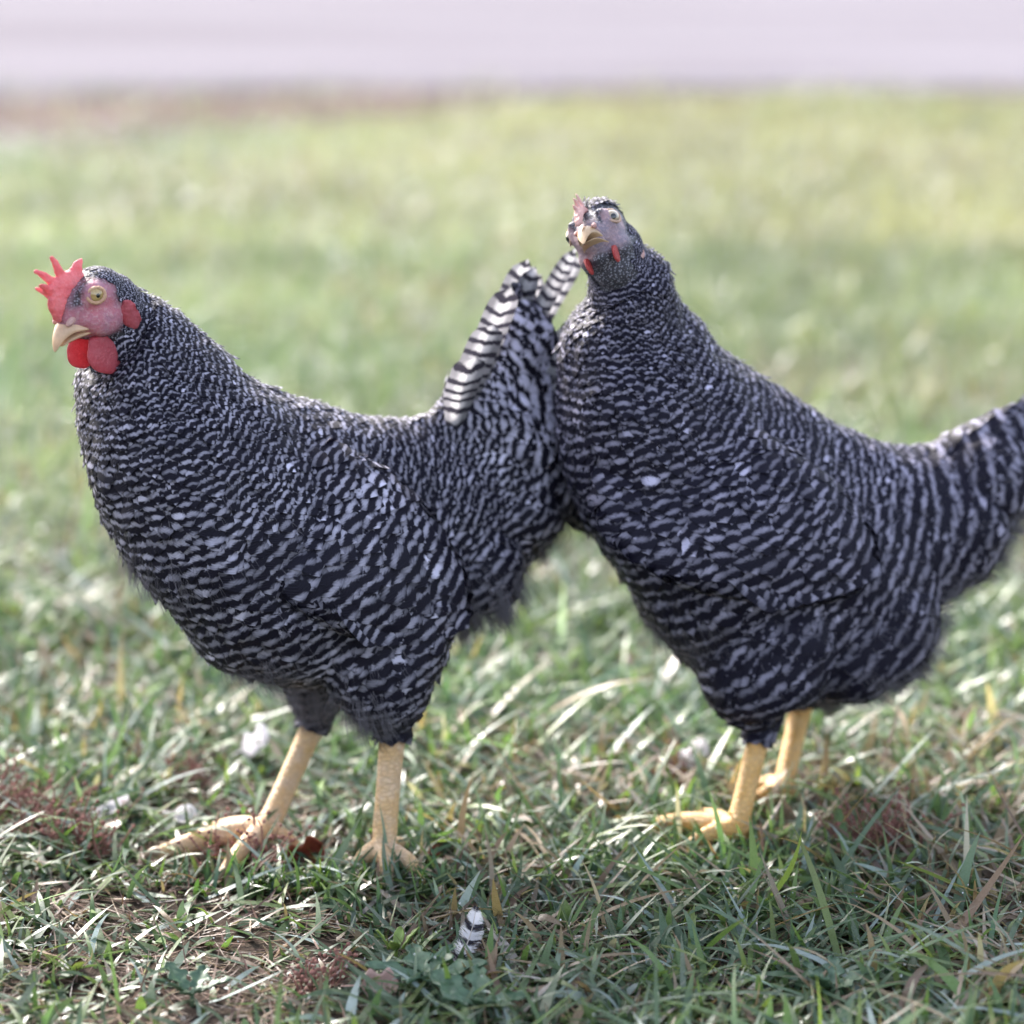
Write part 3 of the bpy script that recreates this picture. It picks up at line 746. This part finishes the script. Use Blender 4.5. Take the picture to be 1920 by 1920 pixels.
        add_loft(bm, rings); self.hpart("lower_beak", bm, D['horn'], sub=1)
        for y in (-1, 1):
            # nostril flap
            bm = bmesh.new(); add_ell(bm, Vector((26 - D.get('bz', 0) * .4, y * 5.6, -5.2 + D.get('bz', 0))), (4.2, 2.0, 2.2) if not D.get('bz') else (3.2, 1.3, 1.5), Matrix.Rotation(R(32), 4, 'Y')); self.hpart("nostril", bm, D['cere'])
            # eye
            c = Vector((12, y * 11.9, 7.8)); out = Vector((.55, y, .04)).normalized(); gaze = Vector((*D.get('gaze', (.40, 1, .02)),)); gaze = Vector((gaze.x, gaze.y * y, gaze.z)).normalized(); pr = D.get('pupil', 1.4)
            bm = bmesh.new(); add_ell(bm, c, (4.9, 4.9, 4.9), u=32, v=20); eye = self.hpart("eye", bm, D['iris'])
            bm = bmesh.new(); rot = out.to_track_quat('Z', 'Y').to_matrix().to_4x4()
            add_ell(bm, c + gaze * 4.4, (pr, pr, .7), gaze.to_track_quat('Z', 'Y').to_matrix().to_4x4()); self.hpart("pupil", bm, M_pupil, eye)
            bm = bmesh.new(); pts = []
            e1 = Vector((0, 0, 1)); e1 = (e1 - out * e1.dot(out)).normalized(); e2 = out.cross(e1)
            m = 28; rr = []
            for j in range(m):
                a = 2 * math.pi * j / m; ctr = c + out * (2.9 - .5 * abs(math.sin(a))) + e2 * math.cos(a) * 0 + e2 * math.sin(a) * 4.9 + e1 * math.cos(a) * 4.25
                rad = (e2 * math.sin(a) + e1 * math.cos(a)).normalized(); rk = (.72 + (.35 if math.cos(a) < -.2 else .08)) * D.get('lidw', 1)
                rr.append([bm.verts.new(ctr + (rad * math.cos(b) * 1.25 + out * math.sin(b)) * rk) for b in [2 * math.pi * k_ / 8 for k_ in range(8)]])
            for j in range(m):
                for k_ in range(8): bm.faces.new((rr[j][k_], rr[(j + 1) % m][k_], rr[(j + 1) % m][(k_ + 1) % 8], rr[j][(k_ + 1) % 8]))
            self.hpart("eyelid", bm, D['lid'], eye)
            # ear lobe
            lo = D['lobe']; bm = bmesh.new(); add_ell(bm, Vector((lo[0], y * lo[1], lo[2])), lo[3:6], Matrix.Rotation(R(20), 4, 'Y') @ Matrix.Rotation(R(-y * 18), 4, 'Z'))
            for v in bm.verts: v.co += Vector(noise.noise_vector(v.co * .30)) * 1.7
            self.hpart("earlobe", bm, D['lobemat'])
            # wattle: hanging rounded lobe
            wz, ww, wt = D['wattle']; bm = bmesh.new()
            rings = []
            for i in range(9):
                t = i / 8; z = -17.5 + D.get('bz', 0) * 1.4 - wz * t; hw = ww * (.30 + .80 * math.sin(math.pi * min(1, t ** 1.25 * .90 + .06)) ** .8) * (1 if t < 1 else .3)
                th = wt * (1 - .35 * t) * (1 if t < 1 else .4)
                rings.append([Vector((D.get('wx', 15) - 5 * t * D['wlean'] + hw * math.cos(a) * (1 + .10 * noise.noise((i * .6, y * 3.7, 2))) + .5 * noise.noise((i * .9, j, y)), y * (7.2 + D.get('wy', 0) + D['wout'] * t) + th * math.sin(a), z)) for j, a in enumerate([2 * math.pi * q_ / 14 for q_ in range(14)])])
            add_loft(bm, rings); self.hpart("wattle", bm, D['wattlemat'], sub=1)
        # comb: a thick serrated blade along the mid line
        K = D['comb']; bm = bmesh.new()
        base = K['base']; spikes = K['spikes']
        C = catmull(base, 6)      # (x, z, thickness)
        rings = []
        for i, c in enumerate(C):
            t = i / (len(C) - 1); h = K['h'] * (math.sin(math.pi * (t * .86 + .1)) ** .6)
            rings.append([Vector((c[0] + K['fw'] * h * q_ , math.cos(a) * c[2] * (1 - .45 * q_) + K['lean'] * h * q_ + .8 * noise.noise((c[0] * .3, q_ * 3, 1)), c[1] + h * q_)) for a, q_ in
                          [(0, 0), (0, .35), (0, .7), (0, .95), (math.pi / 2, 1.0), (math.pi, .95), (math.pi, .7), (math.pi, .35), (math.pi, 0), (math.pi / 2, -.25)]])
        add_loft(bm, rings)
        for (x, z, dx, dy, dz, r) in spikes:
            d = Vector((dx, dy, dz)); b = Vector((x, K['lean'] * K['h'] * .6, z))
            P = [(*(b - d * .35), r), (*(b + d * .25), r * .95), (*(b + d * .62 + Vector((0, dy * .05, .6))), r * .74), (*(b + d), r * .46)]
            add_tube(bm, P, 4, 10, .62, side=Vector((1, 0, .1)))
        me = None
        o_bm = bm
        bmesh.ops.recalc_face_normals(o_bm, faces=o_bm.faces)
        me = remeshed(o_bm, .75, 3)
        bm = bmesh.new(); bm.from_mesh(me)
        for v in bm.verts: v.co += Vector(noise.noise_vector(v.co * .45)) * .45
        self.hpart("comb", bm, D['combmat'])

    def build(self):
        self.build_body(); self.build_field(); self.build_head(); self.build_plumage(); self.build_wings(); self.build_tail()
        return self.root

# ------------------------------------------------------------------ the two hens
LEFT = dict(
    yaw=R(30), under=(600, 1600), lat=-1.730, skin=M_skin, feather=M_feather, horn=M_horn, iris=M_iris, lid=M_lid, cere=M_comb2,
    combmat=M_comb, wattlemat=M_wattle, lobemat=M_wattle,
    stations=[(968, 528, 1045, 660, .006, 0), (925, 600, 1055, 770, .013, 0), (893, 650, 1055, 860, .020, 0), (850, 718, 1045, 965, .034, 0), (825, 772, 985, 1040, .030, 0), (780, 790, 885, 1150, .036, 0), (680, 785, 745, 1240, .058, 0), (580, 757, 580, 1275, .073, 0), (500, 730, 430, 1245, .078, 0),
              (435, 690, 310, 1130, .077, 0), (390, 648, 222, 1000, .067, 0), (345, 605, 170, 870, .054, 0), (305, 575, 165, 770, .042, .004), (268, 556, 182, 705, .032, .008)],
    legs=[dict(foot=(718, 1602), thigh=[(720, 1130, .040, .050), (715, 1240, .046, .044), (728, 1308, .046, .029)], hock=(737, 1360), hock_y=.042, toes=((672, 1622, .0080), (728, 1648, .0082), (790, 1640, .0076), (762, 1588, .006))),
          dict(foot=(497, 1562), thigh=[(640, 1130, -.035, .048), (600, 1240, -.040, .034), (592, 1290, -.042, .022)], hock=(594, 1345), hock_y=-.042, toes=((303, 1602, .0092), (420, 1640, .0080), (395, 1558, .0076), (560, 1592, .006)))],
    eye_at=(183, 553), bl=.86, head_y=.022, head_rot=(R(20), R(7), R(-2)), head_scale=1.15,
    lobe=(-8.5, 16.2, -9, 5.4, 2.6, 10.2), wx=10, wattle=(23, 11.5, 3.0), wlean=1.0, wout=3.5,
    comb=dict(base=[(31, -5, 3.4), (29, 2, 4.8), (25, 9, 5.2), (18, 14, 4.4), (10, 17, 3.0)], h=9, lean=.0, fw=.6,
              spikes=[(31, 11, 12, 3, 8, 3.1), (28, 15, 13, -2, 11, 3.1), (24, 18, 8, 2, 14, 3.2), (15, 19, -4, 1, 6, 4.6), (33, 4, 4, 2, 5, 3.2), (31, 8, 10, -3, 8, 2.6)]),
    flow=[(180, 520, .9, .2, 5, 3, 2.3), (240, 545, 1, .5, 7, 3.6, 2.9), (300, 600, 1, .9, 12, 5, 3.6), (250, 690, .4, 1, 13, 5.5, 4.0), (330, 700, .75, 1, 17, 6.2, 4.4), (380, 820, .6, 1, 22, 7.5, 4.8),
          (450, 750, 1, .85, 20, 7.5, 4.9), (170, 760, .1, 1, 14, 7, 4.6), (270, 820, .3, 1, 18, 8, 5.0), (180, 900, .15, 1, 20, 12, 6.3), (270, 950, .3, 1, 22, 13, 6.8), (240, 1060, .6, 1, 22, 13, 7),
          (400, 1000, .5, 1, 24, 13, 7), (360, 1130, .75, .9, 24, 14, 7.2), (520, 1200, .6, .85, 24, 14, 7.2), (600, 830, .9, .75, 22, 9, 5.6), (700, 800, 1, .35, 20, 8, 4.4), (780, 830, 1, .5, 20, 8, 4.2),
          (860, 880, .8, .9, 22, 8, 4.6), (920, 960, .6, 1, 26, 10, 6), (900, 1100, .4, 1, 28, 16, 8), (740, 1250, .25, 1, 24, 14, 6.5), (710, 1340, 0, 1, 20, 12, 6), (560, 1260, .4, .8, 22, 13, 6.5),
          (1000, 950, .35, 1, 26, 13, 8), (940, 780, 1, .15, 28, 13, 8), (1000, 850, .9, .5, 26, 13, 8), (940, 600, .35, -.9, 34, 11, 7.0), (1010, 640, .6, -.8, 34, 12, 7.5), (960, 690, .7, -.75, 30, 12, 7.5), (860, 740, .6, -.7, 26, 11, 6.5), (600, 1010, .7, .8, 26, 12, 7.2), (760, 1050, .6, .9, 26, 13, 7.6)],
    fluffy=[(900, 1130, 40), (780, 1330, 30), (430, 1260, 25), (1010, 1000, 28), (600, 1310, 25), (250, 1080, 20)],
    bright=[(890, 730, 36, 1.3), (955, 620, 40, 1.5), (1020, 690, 34, .9), (510, 1190, 9, 1.2), (560, 860, 18, .6), (330, 930, 16, .5), (760, 960, 14, .5), (980, 790, 38, .6), (720, 1290, 34, -.35), (560, 1270, 26, -.25), (900, 1090, 30, -.3)],  # tail gains put sunlight into the feather colour; belly and thigh dims are greyer fluff
    wing=dict(a=(470, 900), ya=.055, b=(872, 1160), yb=.078, tilt=.30, h=.053, t=.024, curl=.010, kL=1.35, kW=1.3, kP=1.12, pf=.0098),
    lobes=[(978, 945, .012, .029), (900, 1075, .022, .030)],
    tail=dict(pitch=.0088, spread=.004, feathers=[(900, 820, 990, 486, .021), (915, 810, 1004, 500, .016), (935, 790, 1080, 466, .013), (950, 830, 1118, 590, .026), (960, 860, 1140, 640, .028), (965, 890, 1150, 700, .028), (965, 920, 1140, 780, .028), (880, 800, 958, 540, .022), (862, 810, 925, 610, .024), (850, 820, 890, 670, .024)]),
)
RIGHT = dict(
    yaw=R(20), under=(1440, 1540), lat=-1.8135, skin=M_skin2, feather=M_feather2, horn=M_horn2, iris=M_iris2, lid=M_lid2, cere=M_comb2,
    combmat=M_comb2, wattlemat=M_wattle2, lobemat=M_comb2,
    stations=[(1960, 745, 1985, 870, .007, 0), (1900, 765, 1915, 930, .017, 0), (1830, 795, 1870, 1000, .028, 0), (1765, 830, 1790, 1080, .040, 0), (1700, 848, 1715, 1150, .050, 0), (1620, 828, 1630, 1240, .060, 0), (1520, 775, 1530, 1300, .070, 0), (1430, 712, 1400, 1315, .076, 0),
              (1370, 672, 1280, 1225, .082, 0), (1330, 642, 1190, 1105, .078, 0), (1305, 618, 1120, 1000, .072, .002), (1292, 598, 1062, 880, .064, .006), (1262, 575, 1047, 780, .054, .012), (1238, 545, 1058, 690, .044, .020), (1217, 515, 1066, 612, .036, .028), (1200, 488, 1088, 560, .029, .036)],
    legs=[dict(foot=(1380, 1560), thigh=[(1440, 1190, .036, .052), (1420, 1280, .040, .042), (1418, 1316, .040, .026)], hock=(1430, 1352), hock_y=.038, toes=((1228, 1548, .0084), (1290, 1592, .0080), (1300, 1532, .0074), (1440, 1578, .006))),
          dict(foot=(1465, 1490), thigh=[(1520, 1180, -.036, .050), (1510, 1260, -.038, .036), (1508, 1292, -.038, .022)], hock=(1502, 1325), hock_y=-.036, toes=((1385, 1492, .0080), (1400, 1520, .0076), (1430, 1470, .0070), (1500, 1505, .006)))],
    eye_at=(1153, 401), head_y=.048, head_rot=(R(36), R(-29), R(32)), head_scale=1.2, bl=.66, bz=6, hfx=-3, bw=.80, lidw=.6, face=.60, face_x=15, gaze=(.95, 1, -.45), pupil=1.8, dome=1,
    lobe=(-9, 15.5, -6, 3.2, 1.6, 5.0), wx=11, wy=1.8, wattle=(9.5, 3.6, 1.7), wlean=.3, wout=-.6,
    comb=dict(base=[(31, 0, 3.0), (28, 7, 3.0), (22, 13, 2.6), (14, 18, 1.8)], h=4, lean=.0, fw=.4,
              spikes=[(29, 11, 3, 0, 2, 1.9), (25, 16, 4, 0, 3, 2.0), (19, 19, 4, 0, 6, 2.3)]),
    flow=[(1130, 385, 1, .15, 5, 3, 2.3), (1190, 430, .9, .5, 6, 3.4, 2.6), (1130, 560, 0, 1, 9, 5, 3.3), (1200, 540, .3, 1, 11, 5.2, 3.8), (1200, 620, .15, 1, 15, 6.5, 4.6), (1270, 600, .5, 1, 15, 6.5, 4.6), (1100, 690, -.03, 1, 18, 9, 5.6), (1200, 740, .12, 1, 21, 9.5, 6), (1290, 720, .6, 1, 21, 9, 5.6),
          (1400, 750, 1, .6, 22, 8.5, 5.4), (1560, 840, 1, .35, 22, 8.5, 5.2), (1650, 900, 1, .15, 26, 12, 7.4), (1740, 900, 1, .0, 28, 13, 8.4), (1810, 880, 1, -.25, 30, 14, 8.8), (1900, 830, 1, -.5, 32, 14, 9), (1720, 1080, 1, .15, 28, 14, 8.2), (1080, 850, .2, 1, 22, 12, 6.6),
          (1130, 960, .5, .9, 24, 13, 7.4), (1210, 1080, .8, .6, 24, 14, 8), (1320, 1150, .85, .6, 26, 14, 8), (1470, 1200, .7, .7, 26, 14, 8), (1640, 1230, .7, .7, 30, 17, 9), (1410, 1340, .15, 1, 20, 13, 6.5), (1320, 1270, .45, .9, 24, 14, 7.5), (1850, 1030, .8, .4, 28, 14, 9),
          (1250, 900, .15, 1, 24, 12, 6.8), (1400, 950, .6, .9, 26, 12.5, 7.0), (1320, 1030, .3, 1, 24, 12, 6.8), (1550, 990, .85, .6, 28, 14, 7.6), (1360, 850, .4, 1, 22, 10, 6.2)],
    fluffy=[(1730, 1230, 45), (1890, 1010, 45), (1850, 1090, 35), (1760, 1140, 35), (1230, 1180, 20), (1600, 1300, 35), (1400, 1380, 20)],
    lobes=[(1785, 1000, .016, .039), (1735, 1040, .016, .036), (1640, 1165, .028, .049), (1590, 1190, .030, .048), (1850, 900, .012, .032)],
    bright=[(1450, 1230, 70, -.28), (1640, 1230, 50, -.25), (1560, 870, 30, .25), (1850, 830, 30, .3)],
    wing=dict(a=(1130, 860), ya=.056, b=(1640, 1060), yb=.082, tilt=.30, h=.056, t=.025, curl=.010, kL=1.3, kW=1.25, kP=1.0, jit=.12, pf=.0105),
    tail=dict(pitch=.0095, spread=.003, feathers=[(1860, 850, 2050, 690, .030), (1880, 870, 2080, 740, .030), (1885, 890, 2085, 800, .030), (1885, 910, 2070, 860, .030), (1870, 930, 2040, 910, .030)]),
)
hl = Hen(LEFT); tag(hl.build(), "black and white barred hen with bright red comb, wattles and face, striding left", "hen", "barred hens on the lawn")
hr = Hen(RIGHT); tag(hr.build(), "barred hen with tiny pale comb and greyish pink face, head tilted towards the camera", "hen", "barred hens on the lawn")

# ------------------------------------------------------------------ small things in the grass
def strips(paths, mat, name, parent=None):
    """paths: list of (points, radii) thin stems -> one mesh"""
    bm = bmesh.new()
    for pts, rad in paths: add_loft(bm, tube_rings([Vector(p) for p in pts], rad, 5))
    return bm_obj(name, bm, mat, parent)
M_litter = mat_plain("dead_stem", (.25, .115, .095), .8, .2, 0, .4, 200)
M_litter2 = mat_plain("pale_stem", (.55, .47, .42), .6, .3, 0, .3, 200)
M_redleaf = mat_flesh("red_leaf", (.20, .045, .030), (.28, .085, .04), .22, .7, .2)
M_paleleaf = mat_flesh("pale_leaf", (.78, .75, .78), (.86, .84, .86), .55, .6, .3)
M_pinkleaf = mat_plain("pinkish_leaf", (.48, .30, .26), .6, .3, 0, .3, 120)
M_weedleaf = mat_plain("weed_leaf", (.075, .135, .075), .45, .5, 0, .4, 150)
M_youngleaf = mat_plain("young_leaf", (.19, .27, .05), .45, .5, 0, .4, 150)

def dry_weed(px, py, size, n, label):
    g = ground_hit(px, py); g.z = gh(g.x, g.y); root = empty("dry_weed", g, random.uniform(0, 6))
    st, seeds = [], []
    for _ in range(n):
        a = random.uniform(0, 6.28); tilt = random.uniform(.1, 1.0); d = Vector((math.cos(a) * math.sin(tilt), math.sin(a) * math.sin(tilt), math.cos(tilt)))
        p = Vector((random.gauss(0, size * .35), random.gauss(0, size * .30), -.003)); L = random.uniform(.7, 1.5) * size; pts = [p.copy()]
        for i in range(5):
            d = (d + Vector((random.gauss(0, .22), random.gauss(0, .22), random.gauss(0, .12)))).normalized(); p = p + d * L / 5; pts.append(p.copy())
            if i > 0 and random.random() < .8:
                q = p + Vector((random.gauss(0, 1), random.gauss(0, 1), random.uniform(0, 1))).normalized() * random.uniform(.004, .011)
                st.append(([p, p.lerp(q, .5) + Vector((0, 0, .001)), q], [.0004, .0003, .0002])); seeds.append(q)
        st.append((pts, [.0011, .0010, .0008, .0007, .0006, .0004]))
    strips(st, M_litter, "stem", root)
    bm = bmesh.new()
    for q in seeds: add_ell(bm, q, (.0018, .0012, .0014), Matrix.Rotation(random.uniform(0, 3), 4, 'Z'), 6, 4)
    o = bm_obj("seed_heads", bm, M_litter, root); o["kind"] = "stuff"
    tag(root, label, "weed", "dry reddish brown weed tufts in the lawn")
for a in ((30, 1545, .036, 30, "dry reddish weed tuft cut by the left edge of the photo"),
          (150, 1610, .034, 28, "reddish dry weed tuft in front of the striding hen's longest toe"),
          (95, 1570, .038, 34, "largest dry reddish brown weed tuft near the left edge, between two smaller ones"),
          (480, 1625, .030, 30, "dry reddish brown weed tuft around the forward foot of the striding hen"),
          (345, 1480, .026, 16, "dark dry weed tuft behind the forward toe of the striding hen"),
          (1640, 1600, .040, 46, "low reddish brown weed tuft right of the tilted-head hen's feet"),
          (1255, 1470, .028, 20, "brown dry weed tuft just left of the tilted-head hen's legs"),
          (600, 1850, .022, 18, "small reddish weed tuft low in the foreground left of the loose feather")):
    dry_weed(*a)

def leaf_mesh(L, W, lobes, curl, fold, seed, nseg=14):
    """blade of a leaf with thickness-free double skin; lobed rim, cupped and curled"""
    V, F = [], []
    for i in range(nseg + 1):
        t = i / nseg
        w_ = W * math.sin(math.pi * min(1, t * .97 + .02)) ** .7 * (1 + .38 * math.sin(t * math.pi * lobes) * (1 if lobes else 0))
        for j in range(-4, 5):
            c = j / 4
            z = curl * L * t * t - fold * W * (1 - c * c) + .0012 * noise.noise((t * 6 + seed, c * 3, 1))
            V.append((t * L, c * w_ * .5, z + abs(c) * fold * W * .4))
    for i in range(nseg):
        for j in range(8): a = i * 9 + j; F.append((a, a + 1, a + 10, a + 9))
    return V, F
def solid(o, th=.0004):
    m = o.modifiers.new("thick", 'SOLIDIFY'); m.thickness = th; m.offset = 0
def leaf(px, py, z, L, W, lobes, rot, mat, name, label, cat, curl=.2, fold=.2, stalk=True):
    g = ground_hit(px, py, z); root = empty(name, g); root.rotation_euler = rot
    V, F = leaf_mesh(L, W, lobes, curl, fold, px)
    o = mesh_obj("leaf_blade", [Vector(v) - Vector((L / 2, 0, 0)) for v in V], F, mat, root); solid(o)
    if stalk: strips([([(-L / 2, 0, 0), (-L / 2 - .006, .001, -.002), (-L / 2 - .012, .002, -.006)], [.0007, .0006, .0005])], mat, "leaf_stalk", root)
    return tag(root, label, cat)
leaf(572, 1606, .008, .026, .022, 3, (R(60), R(-20), R(20)), M_redleaf, "fallen_leaf", "crumpled dark red leaf standing in the grass between the striding hen's feet", "leaf", .5, .5)
leaf(812, 1597, .010, .012, .009, 0, (R(40), R(10), R(70)), M_redleaf, "fallen_leaf", "tiny orange red leaf scrap right of the striding hen's planted foot", "leaf", .3, .3)
leaf(482, 1398, .020, .022, .020, 3, (R(35), R(-15), R(10)), M_paleleaf, "fallen_leaf", "whitish blurred leaf behind the striding hen's legs", "leaf", .7, .5)
leaf(1300, 1418, .024, .024, .018, 3, (R(40), R(-25), R(30)), M_paleleaf, "fallen_leaf", "pale upturned leaf left of the tilted-head hen's shanks", "leaf", .4, .3)
leaf(350, 1528, .012, .020, .014, 0, (R(50), R(0), R(-20)), M_paleleaf, "fallen_leaf", "small pale leaf just above the striding hen's longest toe", "leaf", .3, .3)
leaf(712, 1848, .008, .022, .021, 3, (R(50), R(5), R(15)), M_pinkleaf, "fallen_leaf", "pinkish tan round leaf in the sharp grass below the loose feather", "leaf", .15, .15)
leaf(205, 1522, .012, .032, .012, 0, (R(20), R(-10), R(8)), M_paleleaf, "fallen_leaf", "long pale leaf lying in front of the striding hen's toes", "leaf", .3, .3)

def leafy_weed(px, py, n, L, mat, label, spread=1.0, up=.4, lobes=5):
    g = ground_hit(px, py); g.z = gh(g.x, g.y) + .004; root = empty("leafy_weed", g)
    for i in range(n):
        V, F = leaf_mesh(L * random.uniform(.8, 1.2), L * .45, lobes, -.18, .12, i * 3.1 + px)
        o = mesh_obj("leaf", V, F, mat, root); solid(o)
        a = 6.28 * i / n + random.uniform(-.3, .3); o.rotation_euler = (random.gauss(0, .25), -up - random.uniform(0, .35), a); o.location = (math.cos(a) * .004, math.sin(a) * .004, .006)
    strips([([(0, 0, -.006), (0, .001, .002), (.001, 0, .008)], [.0016, .0014, .001])], mat, "stem", root)
    tag(root, label, "weed", "broad leaved weeds in the foreground")
leafy_weed(800, 1855, 6, .034, M_weedleaf, "lobed blue green leaf rosette in the foreground just below the loose feather")
leafy_weed(895, 1905, 5, .030, M_weedleaf, "lobed green weed cut by the bottom edge, below the leaf rosette")
leafy_weed(742, 1800, 4, .016, M_youngleaf, "tiny yellow green seedling with pointed leaves left of the loose feather", up=.9, lobes=0)
leafy_weed(1560, 1870, 5, .026, M_weedleaf, "lobed green weed low in the right foreground", up=.5)
leafy_weed(360, 1885, 5, .026, M_weedleaf, "grey green weed low in the left foreground corner", up=.5)

# loose barred feather stuck in the grass
def loose_feather():
    b = ground_hit(850, 1815, .004); depth = (b - CAMP).length
    t = CAMP + ray(893, 1700).normalized() * ((b - CAMP).length + .004)
    root = empty("loose_feather", b); d = t - b; L = d.length; tan = d.normalized(); sd_ = Vector((1, .25, 0)); sd_ = (sd_ - tan * sd_.dot(tan)).normalized(); nn = tan.cross(sd_)
    V, F, PH, CR, TN = [], [], [], [], []
    for k in range(150):                       # vane made of separate barbs, downy low on the shaft
        q = .10 + .90 * k / 149; sp = b + d * q + nn * .006 * math.sin(q * 2.6) - b + sd_ * .004 * math.sin(q * 3)
        for s_ in (-1, 1):
            downy = max(0, 1 - q / .6); bl = .0088 * (math.sin(math.pi * min(1, .16 + q * .82)) ** .7) * random.uniform(.9, 1.05) * (1 - .2 * downy)
            dr = (tan * (.45 - .2 * downy + random.gauss(0, .08 + .35 * downy)) + sd_ * s_ + nn * random.gauss(-.15, .05 + .4 * downy)).normalized(); w_ = .00030 - .00014 * downy
            i0 = len(V)
            for m in range(4):
                c = sp + dr * bl * m / 3 + tan * bl * .12 * (m / 3) ** 2; ww = w_ * (1 - .6 * (m / 3) ** 2)
                V += [c - tan * ww, c + tan * ww]; PH += [q * 3.6 + .12 * m / 3 + .15] * 2; CR += [.2] * 2; TN += [1.15 if q > .35 else 1.3] * 2
            F += [(i0 + 2 * m, i0 + 2 * m + 1, i0 + 2 * m + 3, i0 + 2 * m + 2) for m in range(3)]
    mesh_obj("vane", np.array([tuple(v) for v in V]), np.array(F), M_tail, root, attrs={"phase": ('FLOAT', PH), "cross": ('FLOAT', CR), "tone": ('FLOAT', TN)})
    pts = [d * q + nn * .006 * math.sin(q * 2.6) + sd_ * .004 * math.sin(q * 3) for q in [i / 10 for i in range(11)]]
    strips([(pts, [.0007 * (1 - .8 * i / 10) for i in range(11)])], M_litter2, "shaft", root)
    tag(root, "small loose black and white barred feather standing in the foreground grass", "feather")
loose_feather()
# pale straw
a, b = ground_hit(1408, 1590, .004), ground_hit(1472, 1492, .022)
o = strips([([a, a.lerp(b, .5) + Vector((.002, 0, .002)), b], [.0014, .0012, .0007])], M_litter2, "dry_straw")
tag(o, "whitish dry straw slanting in front of the tilted-head hen's near foot", "straw")
